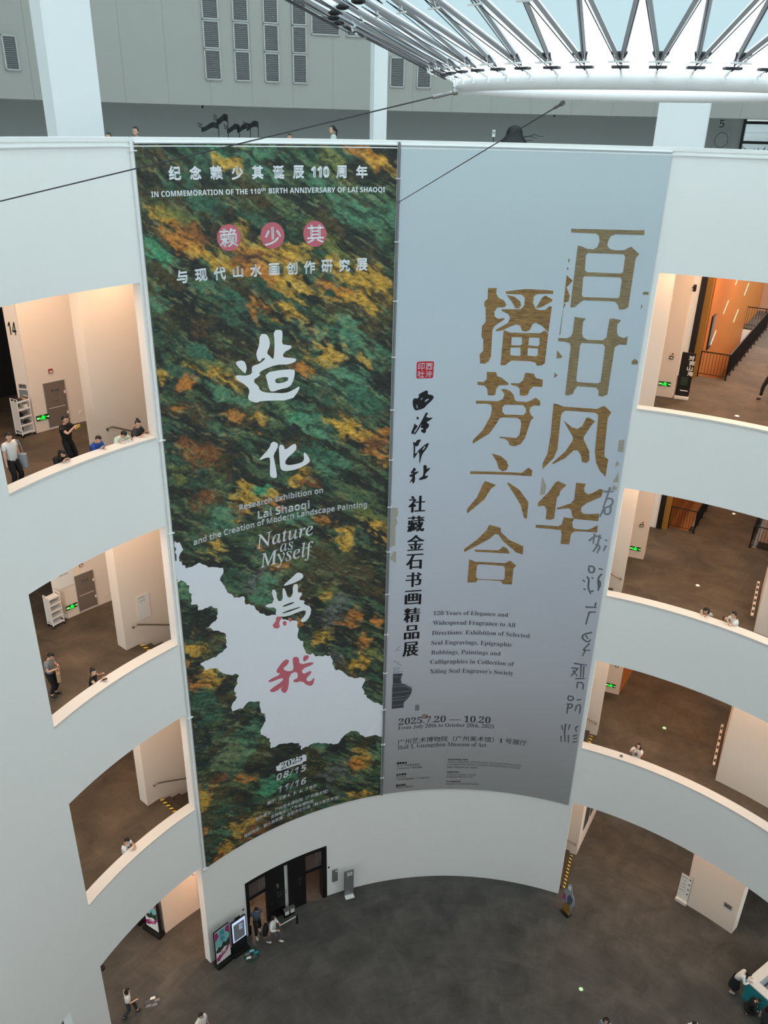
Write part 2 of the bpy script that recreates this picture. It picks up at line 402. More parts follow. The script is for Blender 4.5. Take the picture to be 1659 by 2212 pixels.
for k in (1, 2, 3):
    left = [arc(-96, -48.4, RO - 0.01) + arc(-48.4, -20, R2 + 0.02) + arc(-20, -96, 32)]
    right = [arc(12, 21.6, R2 + 0.02) + [tuple(P(20.6, R2)[:2]), tuple(P(20.6, RO)[:2])] + arc(21, 78, RO - 0.01) + arc(78, 12, 42)]
    if k >= 2: right += [V1, V2]
    slab('floor_left', left, FLZ[k] - 0.1, FLZ[k], M['stonew'])
    slab('floor_right', right, FLZ[k] - 0.1, FLZ[k], M['stonew'])
    slab('ceiling_left', left, LIN[k - 1] + 0.3, FLZ[k] - 0.1, M['wall'])
    slab('ceiling_right', right, LIN[k - 1] + 0.3, FLZ[k] - 0.1, M['wall'])
bm = bmesh.new(); shell(bm, -110, 110, RO, 30, LIN[3] + 0.3, FLZ[4], 2); structure('floor_top', bm, M['wall'])

# ------------------------------------------------------------------ inner walls of the galleries
ZT = LIN[3] + 0.3
BLK = [(-15.52, 12.575), (-15.96, 12.63), (-16.05, 12.98), (-15.6, 13.1)]     # splayed end of the left wall block
bm = bmesh.new(); shell(bm, -50.2, -10, R2, R2B, 0, ZT); structure('wall_inner_left', bm, M['cream'], 30)
bm = bmesh.new(); shell(bm, 8, 21.65, R2, R2B, 0, ZT); structure('wall_inner_right', bm, M['cream'], 30)
bm = bmesh.new(); shell(bm, 39.4, 47.15, R2, R2B, 0, ZT)
q0 = P(39.4, R2); q1 = q0 + Vector((0.45, 0.893, 0)) * 3.4; plate(bm, q0, q1, 0.3, 0, ZT, -1)
structure('wall_inner_far_right', bm, M['cream'], 30)
bm = bmesh.new(); shell(bm, -51.0, -30, R3, R3 + 0.38, FLZ[1], ZT); prism(bm, BLK, FLZ[1], ZT); structure('wall_block_left', bm, M['cream'], 30)
bm = bmesh.new(); shell(bm, 8, 23.12, R3, R3 + 0.55, FLZ[1], ZT); structure('wall_block_right', bm, M['cream'], 30)
bm = bmesh.new(); plate(bm, P(21.65, R2), P(23.0, 19.9), 0.4, 0, LIN[0] + 0.3, 1)
structure('wall_ground_right', bm, M['wall'])
bm = bmesh.new(); plate(bm, P(23.1, R3), P(23.1, R3) + Vector((0.527, 0.85, 0)) * 5.5, 0.3, FLZ[1], LIN[1] + 0.3, 1)
structure('wall_second_right', bm, M['orange'])
for k in (2, 3):
    z0, z1 = FLZ[k], LIN[k] + 0.3
    bm = bmesh.new(); shell(bm, 12, 23.4, 23.5, 23.9, z0, z1); structure('wall_lobby_right', bm, M['wall'])
    bm = bmesh.new(); shell(bm, 23.4, 23.98, 23.45, 23.95, z0, z1); structure('trim_%d' % i, bm, M['black']); i += 1
    bm = bmesh.new(); shell(bm, 23.98, 24.6, 23.5, 23.95, z0, z1); structure('trim_%d' % i, bm, M['ochre']); i += 1
    p = Vector((10.012, 21.733)); q = p + VD * 17
    bm = bmesh.new(); plate(bm, p, q, 0.3, FLZ[k - 1] if k == 3 else z0 - 3, z1, 1); structure('wall_orange_right', bm, M['orange'])
for k in (1, 2, 3):
    bm = bmesh.new(); shell(bm, 12, 78, 41, 41.4, FLZ[k], LIN[k] + 0.3, 3); structure('wall_back_right', bm, M['clay'])
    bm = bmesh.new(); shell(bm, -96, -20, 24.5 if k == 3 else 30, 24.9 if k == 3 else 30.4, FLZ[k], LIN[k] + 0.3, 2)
    structure('wall_back_left', bm, M['dark'])  # near-black colour stands for the darkness of the unlit hall beyond
bm = bmesh.new(); shell(bm, -110, 90, 36, 36.4, 0, LIN[0] + 0.3, 3); structure('wall_back_ground', bm, M['cream'])
# the ground floor exhibition hall behind the doors
bm = bmesh.new(); shell(bm, -43, -22, 16.3, 16.5, 0, 4.2, 2); structure('wall_hall_back', bm, M['orange'])
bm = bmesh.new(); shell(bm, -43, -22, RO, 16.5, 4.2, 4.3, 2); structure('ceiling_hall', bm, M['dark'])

# ------------------------------------------------------------------ stairs that curve behind the banner wall
def stair(k, label):                             # from gallery k on the right up to gallery k+1 on the left
    t = empty('staircase', P(-14, 15.4, FLZ[k])); tag(t, label, 'staircase', 'curved stairs behind the banner wall')
    n = 46; z0, z1 = FLZ[k], FLZ[k + 1]; bm = bmesh.new(); A0, A1 = 20.5, -48.3
    for s in range(n):
        a = A0 + (A1 - A0) * s / (n - 1); b = A0 + (A1 - A0) * (s + 1) / (n - 1); zz = z0 + (z1 - z0) * (s + 1) / n
        if s == n - 1: continue
        shell(bm, b, a, RO + 0.01, R2 - 0.01, zz - 0.35 if s > 1 else z0 + 0.001, zz, 1)
    o = finish(bm, 'flight', M['step'], t); o.location = -t.location
    for a, z in ((-48.25, z1), (20.9, z0)):      # striped tape on the floor before the first step
        bm = bmesh.new(); shell(bm, a - 0.22, a + 0.22, RO + 0.06, R2 - 0.1, z + 0.002, z + 0.006)
        o = finish(bm, 'striped_tape', M['tape'], t); o.location = -t.location
stair(0, 'dark stone stairs going up from the ground floor behind the banner wall')
stair(1, 'dark stone stairs between the lowest and the middle gallery')
stair(2, 'dark stone stairs between the middle and the upper gallery')

# ------------------------------------------------------------------ top gallery: bulkhead, back wall, columns
def seam_mat(name, base, joint, w, h, r0):
    m = stone_mat(name, base, joint, w, h); nt = m.node_tree
    sep = [n for n in nt.nodes if n.type == 'SEPXYZ'][0]; cb = [n for n in nt.nodes if n.type == 'COMBXYZ'][0]
    nt.links.new(sep.outputs[2], cb.inputs[1]); br = [n for n in nt.nodes if n.type == 'TEX_BRICK'][0]
    c = lin(base); br.inputs['Color1'].default_value = (*c, 1); br.inputs['Color2'].default_value = (*[v * 1.02 for v in c], 1)
    br.offset = 0.0; br.inputs['Mortar Size'].default_value = 0.012
    rp = [n for n in nt.nodes if n.type == 'VALTORGB'][0]; rp.color_ramp.elements[0].color = (0.98, 0.98, 0.98, 1); rp.color_ramp.elements[1].color = (1.02, 1.02, 1.02, 1)
    return m
M['seampanel'] = seam_mat('grey_seamed_panels', (158, 157, 150), (138, 137, 132), 1.07, 40.0, 21)
bm = bmesh.new(); shell(bm, -180, 180, 21.0, 23.4, 32.46, 42.0, 1); structure('wall_top_upper', bm, M['seampanel'], 30)
bm = bmesh.new(); shell(bm, -110, 24.6, 23.0, 23.3, FLZ[4], 32.46, 1); shell(bm, 31, 110, 23.0, 23.3, FLZ[4], 32.46, 1)
structure('wall_top_lower', bm, M['greywall'], 30)
for a0, a1 in ((-50.0, -45.2), (-15.1, -13.6), (16.9, 22.3)):
    bm = bmesh.new(); shell(bm, a0, a1, R2, R2B, FLZ[4], 38.5); structure('column_top', bm, M['column'], 30)
# window bay at the right end of the top gallery
bm = bmesh.new()
for a in (24.6, 27.3, 30.8): shell(bm, a, a + 0.22, 22.95, 23.2, FLZ[4], 32.46)
for z in (FLZ[4] + 0.05, 31.62, 32.30): shell(bm, 24.6, 31, 22.96, 23.15, z, z + 0.1)
w1 = structure('window_1', bm, M['blackmetal'])
bm = bmesh.new(); shell(bm, 24.7, 31, 23.05, 23.07, FLZ[4] + 0.1, 32.4); finish(bm, 'glass', M['window'], w1)
bm = bmesh.new(); shell(bm, 20, 40, 26, 26.3, FLZ[4], 40); structure('wall_outside', bm, seam_mat('pale_outer_tiles', (232, 234, 234), (150, 152, 152), 0.8, 0.4, 26))

# louvres in the bulkhead
def vent(name, a0, a1, z0, z1, label, group):
    c = P((a0 + a1) / 2, 20.97, z0); t = empty(name, c, face_rz((a0 + a1) / 2)); tag(t, label, 'vent', group)
    wd = R(a1 - a0) * 21; ht = z1 - z0
    bm = bmesh.new()
    for x in (-wd / 2, wd / 2): box(bm, (x, 0, ht / 2), (0.04, 0.07, ht + 0.04))
    for z in (0, ht): box(bm, (0, 0, z), (wd + 0.04, 0.07, 0.04))
    finish(bm, 'frame', M['panel'], t)
    bm = bmesh.new(); n = max(6, int(ht / 0.055))
    for s in range(n): box(bm, (0, 0.005, (s + 0.5) * ht / n), (wd - 0.04, 0.045, ht / n * 0.55), Matrix.Rotation(0.5, 3, 'X'))
    finish(bm, 'slats', M['greysteel'], t)
cols = [(-29.0, -27.55), (-26.1, -24.7), (-23.15, -21.8), (-20.35, -19.05)]
for ci, (a0, a1) in enumerate(cols):
    for ri, (z0, z1) in enumerate(((33.27, 34.16), (34.22, 35.02), (35.08, 35.95))):
        vent('louvre', a0, a1, z0, z1, '%s grey louvre in the %s slot of the upper wall left of the ring' %
             (('bottom', 'middle', 'top')[ri], ('first', 'second', 'third', 'fourth')[ci]), 'slot louvres in the upper wall')
vent('louvre', -18.45, -15.75, 34.82, 35.40, 'wide low grey louvre right of the four tall slots', 'wide louvres')
vent('louvre', -14.95, -12.3, 34.82, 35.40, 'wide grey louvre half hidden by the roof struts', 'wide louvres')
vent('louvre', -10.5, -9.15, 33.25, 34.2, 'grey louvre just right of the thin middle column', 'slot louvres in the upper wall')
vent('louvre', -7.75, -6.4, 33.25, 34.2, 'grey louvre between the middle column and the white ring', 'slot louvres in the upper wall')
vent('louvre', -47.0, -45.9, 33.25, 34.15, 'dark louvre at the far left beside the broad left column', 'slot louvres in the upper wall')

# ------------------------------------------------------------------ skylight: ring, struts, glass funnel
sky = empty('skylight', (0, 0, 32.5)); tag(sky, 'glass funnel roof on a white steel ring hanging over the atrium', 'skylight')
def sk(bm, name, m, kind=None, smooth=None):
    o = finish(bm, name, m, sky, smooth); o.location = (0, 0, -32.5)
    if kind: o['kind'] = kind
    return o
bm = bmesh.new(); rings = []
for s in range(120):
    c = P(s * 3, 2.65, 32.61); rd = P(s * 3, 1)
    rings.append([bm.verts.new(c + rd * 0.125 * math.cos(2 * PI * q / 14) + Vector((0, 0, 0.125 * math.sin(2 * PI * q / 14)))) for q in range(14)])
for s in range(120):
    a, b = rings[s], rings[(s + 1) % 120]
    for q in range(14): bm.faces.new((a[q], a[(q + 1) % 14], b[(q + 1) % 14], b[q]))
sk(bm, 'ring_tube', M['whitesteel'], smooth=60)
zc = lambda r: 32.74 + 0.445 * (r - 2.98)
TR = [2.98, 4.55, 7.4, 11.2, 16.0, 20.9]; NS = 45; SA = 8.0; A00 = 1.3
def node(tier, k): r = TR[tier]; return P(A00 + SA * k + (SA / 2 if tier % 2 else 0), r, zc(r))
lat = bmesh.new(); rods = bmesh.new(); pads = bmesh.new(); clear = bmesh.new(); tint = bmesh.new(); br = bmesh.new()
up = Vector((0, 0, 1))
for k in range(NS):
    for t in range(5):
        lo, hi = node(t, k), node(t + 1, k)
        o1 = node(t + 1, k - 1) if t % 2 == 0 else node(t + 1, k + 1)
        tops = (o1, hi)
        for q in tops:
            if t == 0:
                bm = bmesh.new(); d = q - lo
                tube(bm, [lo + d * 0.04, q], 0.03, 4); sk(bm, 'strut', M['strut'])
                off = Vector((0, 0, -0.10)) + P(azz(lo)[0], 0.05) * -1
                tube(rods, [lo + off * 0.6, q + off], 0.0055, 5)
                for f in (0.16, 0.86):
                    c = lo + d * f; s_ = Vector((d.y, -d.x, 0)).normalized() * 0.07
                    tube(br, [c + off - s_, c + off + s_], 0.012, 5); tube(br, [c, c + off], 0.008, 4)
            else:
                tube(lat, [lo, q], 0.03 + 0.004 * t, 4)
                d = q - lo; off = Vector((0, 0, -0.13)); tube(rods, [lo + off, q + off], 0.006, 4)
                tube(rods, [lo + d * 0.5, lo + d * 0.5 + off * 1.1], 0.014, 4)
        ball(pads, hi + Vector((0, 0, -0.05)), (0.09, 0.09, 0.035), u=8, v=5)
        e = Vector((0, 0, 0.05))
        tb, cb_ = (tint, clear) 
        va = [tb.verts.new(v + e) for v in (lo, tops[1], tops[0])]; tb.faces.new(va)               # widening upwards
        nb = node(t, k + 1); tp = hi if t % 2 == 0 else node(t + 1, k + 1)
        vb = [cb_.verts.new(v + e) for v in (lo, nb, tp)]; cb_.faces.new(vb)
    lo = node(0, k); az = A00 + SA * k; rp_ = P(az, 2.74, 32.63)
    bm = bmesh.new(); tv = P(az + 90, 0.09); n0 = lo + P(az, 0.22, 0.1); n1 = lo
    fs = [n1, n0 + tv, n0 - tv]; q0 = [bm.verts.new(v + up * 0.012) for v in fs]; q1 = [bm.verts.new(v - up * 0.012) for v in fs]
    bm.faces.new(q0); bm.faces.new(q1[::-1])
    for s in range(3): bm.faces.new((q0[s], q1[s], q1[(s + 1) % 3], q0[(s + 1) % 3]))
    box(bm, lo + P(az, -0.02, -0.03), (0.2, 0.09, 0.03), Matrix.Rotation(-R(az), 3, 'Z'), 0.008)
    sk(bm, 'gusset', M['rod'])
    bm = bmesh.new(); tube(bm, [rp_, lo + P(az, -0.03, -0.04)], 0.011, 6); ball(bm, rp_.lerp(lo, 0.45), (0.02, 0.02, 0.04), u=8, v=6)
    box(bm, rp_ - P(az, -0.02, 0.02), (0.03, 0.09, 0.07), Matrix.Rotation(-R(az), 3, 'Z')); sk(bm, 'hanger', M['whitesteel'])
ap = bmesh.new()
for k in range(NS):
    a0_, a1_ = A00 + SA * k, A00 + SA * (k + 1); f = [P(a0_, 2.72, 32.70), P(a1_, 2.72, 32.70), node(0, k + 1) + e, node(0, k) + e]; ap.faces.new([ap.verts.new(v) for v in f])
sk(ap, 'apron_panes', M['frost'], 'stuff')
sk(lat, 'strut_lattice', M['strut'], 'stuff'); sk(rods, 'tension_rods', M['rod'], 'stuff'); sk(pads, 'node_pads', M['blackmetal'], 'stuff')
sk(br, 'rod_brackets', M['whitesteel'], 'stuff'); sk(clear, 'clear_panes', M['clearglass'], 'stuff'); sk(tint, 'tinted_panes', M['blueglass'], 'stuff')
def cable(a, zr, za, label):
    p0 = P(a, 2.77, zr); p1 = P(a, RA - 0.06, za); t = empty('stay_cable', p0); tag(t, label, 'cable', 'stay cables of the ring')
    d = (p1 - p0).normalized()
    finish(T([Vector(), p1 - p0], 0.011, 6), 'wire', M['rod'], t)
    finish(T([Vector(), d * 0.06, d * 0.07, d * 0.36, d * 0.37], [0.045, 0.045, 0.028, 0.028, 0.012], 10), 'turnbuckle', M['steel'], t)
    bm = bmesh.new(); box(bm, p1 - p0 + P(a, 0.03), (0.1, 0.06, 0.1), Matrix.Rotation(-R(a), 3, 'Z')); finish(bm, 'wall_bracket', M['steel'], t)
cable(-94.3, 32.5, 29.83, 'long dark stay cable running from the ring to the left wall')
cable(-14.35, 32.45, 29.83, 'dark stay cable running from the ring to the seam between the banners')

# ------------------------------------------------------------------ the two hanging banners
RB = 13.945
def on_wall(a, z, r): return P(a, r, z)
ZA = (270, 300, 2.7197); ZB = (330, 680, 3.072); ZC = (370, 1160, 3.318); ZD = (400, 1540, 3.607)
ZE = (840, 740, 6.144); ZF = (820, 1050, 4.608); ZG = (820, 1380, 3.7705); ZH = (980, 460, 3.607); ZI = (980, 840, 4.1475); ZJ = (1160, 1000, 3.457)
def loc(zm, x, y):                               # a point of the print -> azimuth, height on the wall
    return az_r(zm[0] + x / zm[2], zm[1] + y / zm[2], RB)
layer = [0]
def put(name, parent, m, uv, faces, dr=0.006):
    me = bpy.data.meshes.new(name)
    layer[0] += 1
    me.from_pydata([P(a, RB - dr, z) for a, z in uv], [], faces); me.materials.append(m); me.update()
    o = bpy.data.objects.new(name, me); COL.objects.link(o); o.parent = parent
    return o
def wtext(name, parent, m, s, zm, bl, br, ty, bold=0.0, boldx=0.0, spacing=1.0, shear=0.0, dr=0.006, ends=None):
    vs, fs = text_mesh(s, spacing)
    vs = [(v.x + shear * v.y, v.y) for v in vs]
    x0 = min(v[0] for v in vs); x1 = max(v[0] for v in vs); y1 = max(v[1] for v in vs)
    a0, z0 = loc(zm, *bl); a1, z1 = loc(zm, *br); zt = loc(zm, bl[0] + (ty - bl[1]) * -0.05, ty)[1]
    hgt = zt - z0; uv = []; faces = []
    offs = [(0, 0)]
    if bold: offs += [(bold, 0), (-bold, 0), (0, bold), (0, -bold), (bold * .7, bold * .7), (-bold * .7, -bold * .7), (bold * .7, -bold * .7), (-bold * .7, bold * .7)]
    if boldx: offs += [(boldx * q, 0) for q in (-1, -0.5, 0.5, 1)]
    for dx, dy in offs:
        n = len(uv)
        for x, y in vs:
            f = (x - x0) / (x1 - x0)
            uv.append((a0 + (a1 - a0) * f + math.degrees(dx / RB), z0 + (z1 - z0) * f + y / y1 * hgt + dy))
        faces += [tuple(n + i for i in f) for f in fs]
    return put(name, parent, m, uv, faces, dr)
def wchars(name, parent, m, items, zm, bold=0.0, boldx=0.0, dr=0.006):
    for s, xa, xb, yt, yb in items:
        uv = []; faces = []
        vs, fs = text_mesh(s)
        x0 = min(v.x for v in vs); x1 = max(v.x for v in vs); y0 = min(v.y for v in vs); y1 = max(v.y for v in vs)
        ym = (yt + yb) / 2; a0 = loc(zm, xa, ym)[0]; a1 = loc(zm, xb, ym)[0]; xm = (xa + xb) / 2
        zb = loc(zm, xm, yb)[1]; zt = loc(zm, xm, yt)[1]
        offs = [(0, 0)]
        if bold: offs += [(bold, 0), (-bold, 0), (0, bold), (0, -bold), (bold * .7, bold * .7), (-bold * .7, -bold * .7), (bold * .7, -bold * .7), (-bold * .7, bold * .7)]
        if boldx: offs += [(boldx * q, 0) for q in (-1, -0.5, 0.5, 1)]
        db = math.degrees((bold or boldx) / RB)
        for dx, dy in offs:
            n = len(uv)
            uv += [(a0 + db + (a1 - a0 - 2 * db) * (v.x - x0) / (x1 - x0) + math.degrees(dx / RB),
                    zb + bold + (zt - zb - 2 * bold) * (v.y - y0) / (y1 - y0) + dy) for v in vs]
            faces += [tuple(n + i for i in f) for f in fs]
        put(name, parent, m, uv, faces, dr)
def wshape(name, parent, m, polys, zm, smooth=1, dr=0.006, jag=0.0):
    """traced outlines (islands and holes, even-odd) laid on the wall"""
    sp = []
    for pl in polys:
        pl = chaikin([tuple(p) for p in pl], smooth) if smooth else list(pl)
        q = [loc(zm, x, y) for x, y in pl]
        q = [(R(a) * RB, z) for a, z in q]
        if jag:
            out = []
            for a, b in zip(q, q[1:] + q[:1]):
                n = max(1, int(math.hypot(b[0] - a[0], b[1] - a[1]) / 0.09))
                for s in range(n):
                    j = (random.uniform(-jag, jag), random.uniform(-jag, jag)) if s else (0, 0)
                    out.append((a[0] + (b[0] - a[0]) * s / n + j[0], a[1] + (b[1] - a[1]) * s / n + j[1]))
            q = out
        sp.append(q)
    me = curve_fill(sp); xs = [v.co.x for v in me.vertices]
    if max(xs) - min(xs) > 0.5:                   # cut into narrow strips so that it follows the curved wall
        bm = bmesh.new(); bm.from_mesh(me); x = min(xs) + 0.3
        while x < max(xs):
            bmesh.ops.bisect_plane(bm, geom=bm.verts[:] + bm.edges[:] + bm.faces[:], plane_co=(x, 0, 0), plane_no=(1, 0, 0)); x += 0.3
        bm.to_mesh(me); bm.free()
    uv = [(math.degrees(v.co.x / RB), v.co.y) for v in me.vertices]; fs = [tuple(p.vertices) for p in me.polygons]
    bpy.data.meshes.remove(me)
    return put(name, parent, m, uv, fs, dr)
def wstrokes(name, parent, m, strokes, zm, wid, dr=0.006):
    """brush lines of a given width (metres) laid on the wall"""
    uv = []; fs = []
    for st in strokes:
        pts = [Vector((R(a) * RB, z)) for a, z in (loc(zm, *p) for p in st)]
        if len(pts) > 2:                          # round the corners a little
            pp = [pts[0]]
            for a, b, c in zip(pts, pts[1:], pts[2:]): pp += [b.lerp(a, 0.25), b.lerp(c, 0.25)]
            pts = pp + [pts[-1]]
        n0 = len(uv)
        for i, p in enumerate(pts):
            d = (pts[min(i + 1, len(pts) - 1)] - pts[max(i - 1, 0)]).normalized(); nn = Vector((-d.y, d.x)) * wid / 2
            if i == 0: p = p - d * wid * 0.3
            if i == len(pts) - 1: p = p + d * wid * 0.3; nn *= 0.7
            for q in (p + nn, p - nn): uv.append((math.degrees(q.x / RB), q.y))
        for i in range(len(pts) - 1): k = n0 + 2 * i; fs.append((k, k + 1, k + 3, k + 2))
    return put(name, parent, m, uv, fs, dr)

ZTOP, ZBOT = 31.44, 5.47
LA0, LA1 = -47.6, -14.68; RA0, RA1 = -14.22, 19.45

# ---- left banner: the printed landscape, painted per point on a fine grid
rng = np.random.default_rng(3)
def vnoise(x, y, seed):
    g = np.random.default_rng(seed).random((256, 256)); xi = np.floor(x).astype(int); yi = np.floor(y).astype(int)
    fx = x - xi; fy = y - yi; fx = fx * fx * (3 - 2 * fx); fy = fy * fy * (3 - 2 * fy)
    q = lambda i, j: g[(xi + i) % 256, (yi + j) % 256]
    return (q(0, 0) * (1 - fx) + q(1, 0) * fx) * (1 - fy) + (q(0, 1) * (1 - fx) + q(1, 1) * fx) * fy
def fbm(x, y, seed, o=5):
    s = 0; a = 0.5; t = 0
    for i in range(o): s = s + a * vnoise(x * 2**i, y * 2**i, seed + i); t += a; a *= 0.55
    return s / t
NX, NY = 230, 720
ua = np.linspace(LA0, LA1, NX); uz = np.linspace(ZTOP, ZBOT, NY); A_, Z_ = np.meshgrid(ua, uz)
S_ = np.radians(A_) * RB
def rot(x, y, t): c, s = math.cos(t), math.sin(t); return x * c + y * s, -x * s + y * c
wx = S_ + 0.9 * (fbm(S_ * 0.8, Z_ * 0.8, 11) - 0.5) + 0.35 * (fbm(S_ * 3, Z_ * 3, 12) - 0.5)
wz = Z_ + 0.9 * (fbm(S_ * 0.8 + 40, Z_ * 0.8, 13) - 0.5) + 0.35 * (fbm(S_ * 3 + 9, Z_ * 3, 14) - 0.5)
sx, sy = rot(S_ + 0.25 * (wx - S_), Z_ + 0.5 * (wz - Z_), -R(33))
streak = fbm(sx * 0.9 + 60, sy * 4.5 + 200, 21, 6)
streak2 = fbm(sx * 0.7 + 20, sy * 3.2 + 100, 31, 5)
L_ = lambda c: np.array(lin(c)) / 0.72
col = np.empty((NY, NX, 3)); col[:] = L_((46, 50, 46))
def mixc(mask, c): col[:] = col * (1 - mask[..., None]) + L_(c) * mask[..., None]
sm = lambda v, a, b: np.clip((v - a) / (b - a), 0, 1) ** 2 * (3 - 2 * np.clip((v - a) / (b - a), 0, 1))
mixc(sm(streak2, 0.48, 0.62) * 0.75, (72, 104, 82)); mixc(sm(fbm(S_ * 0.9 + 5, Z_ * 0.9, 41), 0.52, 0.66) * 0.6, (92, 80, 52))
mixc(sm(streak, 0.55, 0.68) * 0.55, (98, 122, 84))
G, DG, OL, YE, OR, RU, BR, DK, GB, GR = (88, 132, 104), (60, 98, 80), (112, 118, 66), (204, 158, 66), (192, 124, 56), (132, 84, 50), (84, 66, 48), (38, 42, 42), (78, 150, 112), (104, 108, 104)
blobs = [(480, 315, 40, 12, GB), (500, 345, 26, 16, YE), (345, 345, 30, 20, BR), (570, 335, 40, 20, G), (720, 345, 40, 30, OL), (800, 325, 50, 16, OR), (835, 350, 25, 14, YE),
    (690, 395, 60, 22, G), (780, 455, 75, 35, G), (430, 425, 70, 25, DG), (350, 462, 35, 12, YE), (390, 470, 40, 12, OL), (400, 520, 60, 18, OR), (430, 505, 40, 12, RU), (335, 540, 30, 26, GB),
    (335, 640, 32, 24, G), (480, 560, 55, 22, YE), (560, 535, 60, 16, OR), (610, 540, 70, 20, YE), (540, 570, 40, 30, RU), (700, 530, 60, 25, OL), (560, 600, 60, 18, OR), (640, 600, 70, 18, YE),
    (740, 590, 60, 22, YE), (800, 600, 40, 22, YE), (740, 625, 45, 14, OR), (620, 625, 50, 12, YE), (790, 650, 40, 14, YE), (430, 620, 45, 14, G), (480, 640, 40, 14, DG), (560, 665, 22, 12, OR), (625, 675, 30, 20, YE),
    (400, 650, 60, 22, DK), (440, 715, 30, 14, BR), (680, 722, 24, 16, OR), (740, 725, 70, 32, G), (700, 690, 30, 12, OL), (345, 800, 14, 12, YE), (705, 770, 36, 24, YE), (665, 790, 22, 14, OR), (785, 785, 22, 10, YE),
    (430, 785, 45, 10, OL), (460, 815, 60, 12, YE), (395, 830, 24, 10, OR), (480, 850, 55, 16, G), (430, 760, 30, 22, DG), (750, 830, 70, 26, G), (780, 870, 40, 18, DG), (400, 890, 45, 14, BR), (395, 890, 26, 8, OR), (500, 895, 20, 12, OR),
    (560, 905, 20, 10, YE), (655, 915, 28, 16, GB), (690, 935, 40, 22, G), (800, 955, 55, 26, RU), (755, 930, 40, 18, YE), (835, 925, 25, 12, OR), (845, 990, 25, 18, YE), (800, 985, 40, 10, OR), (560, 940, 14, 14, OR), (440, 975, 35, 28, RU), (710, 1010, 55, 22, G), (690, 985, 45, 18, DG),
    (650, 1030, 26, 18, YE), (665, 1048, 28, 10, RU), (530, 1075, 32, 34, YE), (515, 1100, 24, 20, RU), (600, 1075, 22, 18, OR), (590, 1060, 20, 14, YE), (575, 1050, 16, 12, GB), (435, 1075, 20, 20, RU), (390, 1030, 20, 20, OL), (490, 1115, 30, 28, G), (650, 1125, 30, 14, G), (700, 1130, 30, 10, OR),
    (790, 1120, 40, 10, OL), (820, 1150, 35, 10, YE), (740, 1165, 30, 9, YE), (465, 1185, 20, 16, YE), (552, 1192, 12, 6, OR), (600, 1232, 20, 7, OR), (570, 1280, 26, 26, G), (555, 1260, 20, 30, GR), (700, 1285, 20, 12, OL), (705, 1290, 12, 8, YE), (760, 1345, 26, 18, OR), (787, 1383, 14, 12, OR), (780, 1425, 20, 18, YE), (695, 1375, 20, 14, YE), (650, 1350, 8, 14, OR), (735, 1320, 24, 30, GR), (820, 1340, 12, 12, OR), (800, 1270, 40, 16, BR), (810, 1405, 20, 12, OL), (720, 1425, 12, 14, GR),
    (395, 1270, 16, 22, G), (425, 1400, 26, 12, YE), (405, 1435, 12, 14, OR), (450, 1462, 32, 16, YE), (420, 1478, 24, 12, OR), (440, 1510, 30, 20, DG), (420, 1330, 40, 20, DK), (480, 1480, 20, 24, DK), (560, 1540, 20, 20, DK), (540, 1600, 38, 36, G), (495, 1640, 36, 34, (112, 124, 92)), (440, 1600, 24, 20, (44, 58, 62)), (440, 1650, 20, 24, (34, 44, 50)), (455, 1560, 26, 12, DG), (475, 1680, 20, 8, RU), (440, 1725, 18, 24, YE), (430, 1700, 10, 14, OR), (527, 1685, 24, 8, OR), (590, 1695, 30, 12, GB), (545, 1665, 30, 10, DK), (690, 1612, 22, 16, G), (630, 1610, 30, 10, DK), (740, 1610, 30, 22, DK), (785, 1645, 26, 18, YE), (770, 1655, 16, 12, OR), (815, 1630, 14, 26, G), (718, 1675, 26, 18, GR), (520, 1785, 30, 16, YE), (550, 1800, 30, 12, RU), (490, 1830, 24, 18, YE), (475, 1850, 14, 14, OR), (470, 1805, 30, 12, G), (460, 1830, 18, 10, DG), (435, 1800, 10, 10, OR), (775, 1717, 24, 6, YE), (740, 1730, 30, 6, OL), (500, 1740, 34, 10, DG)]
br1 = fbm(sx * 1.5 + 30, sy * 7.5 + 90, 81, 5); br2 = fbm(sx * 2.2 + 70, sy * 11 + 10, 91, 4); rag = fbm(S_ * 4.2, Z_ * 4.2, 51, 5)
for n_, (bx, by, rx, ry, c) in enumerate(blobs):
    a, z = az_r(bx, by, RB); s = R(a) * RB
    d0 = at_r(bx, by, RB); k = (d0 - CAM).length / FPX; kz = abs(az_r(bx, by - 8, RB)[1] - az_r(bx, by + 8, RB)[1]) / 16
    dx, dy = rot(wx - s, wz - z, -R(26)); q = (dx / (rx * k * 1.5))**2 + (dy / (ry * kz * 1.5))**2
    v = np.exp(-q) + 1.5 * ((br1 if n_ % 2 else br2) - 0.5) + 1.1 * (rag - 0.5)
    mixc(sm(v, 0.42, 0.82) * np.clip(1.15 - 0.55 * q, 0, 1) * (0.92 if c is not DK else 0.95), c)
fine = fbm(S_ * 7, Z_ * 7, 61, 4); col *= (0.50 + 0.9 * br1[..., None]) * (0.57 + 0.54 * fine[..., None])
mixc(sm(fbm(sx * 1.6, sy * 8, 71, 5), 0.53, 0.66) * 0.72, (36, 40, 38)); mixc(sm(br2, 0.62, 0.74) * 0.35, (150, 150, 104))
me = bpy.data.meshes.new('banner')
idx = np.arange(NX * NY).reshape(NY, NX)
vv = np.stack([RB * np.sin(np.radians(A_)), RB * np.cos(np.radians(A_)), Z_], -1).reshape(-1, 3)
qd = np.stack([idx[:-1, :-1], idx[1:, :-1], idx[1:, 1:], idx[:-1, 1:]], -1).reshape(-1, 4)
nv = len(vv); b2 = vv.copy(); b2[:, :2] *= (RB + 0.012) / RB                       # the cloth has a back side too
rim = [idx[0, :], idx[:, -1], idx[-1, ::-1], idx[::-1, 0]]
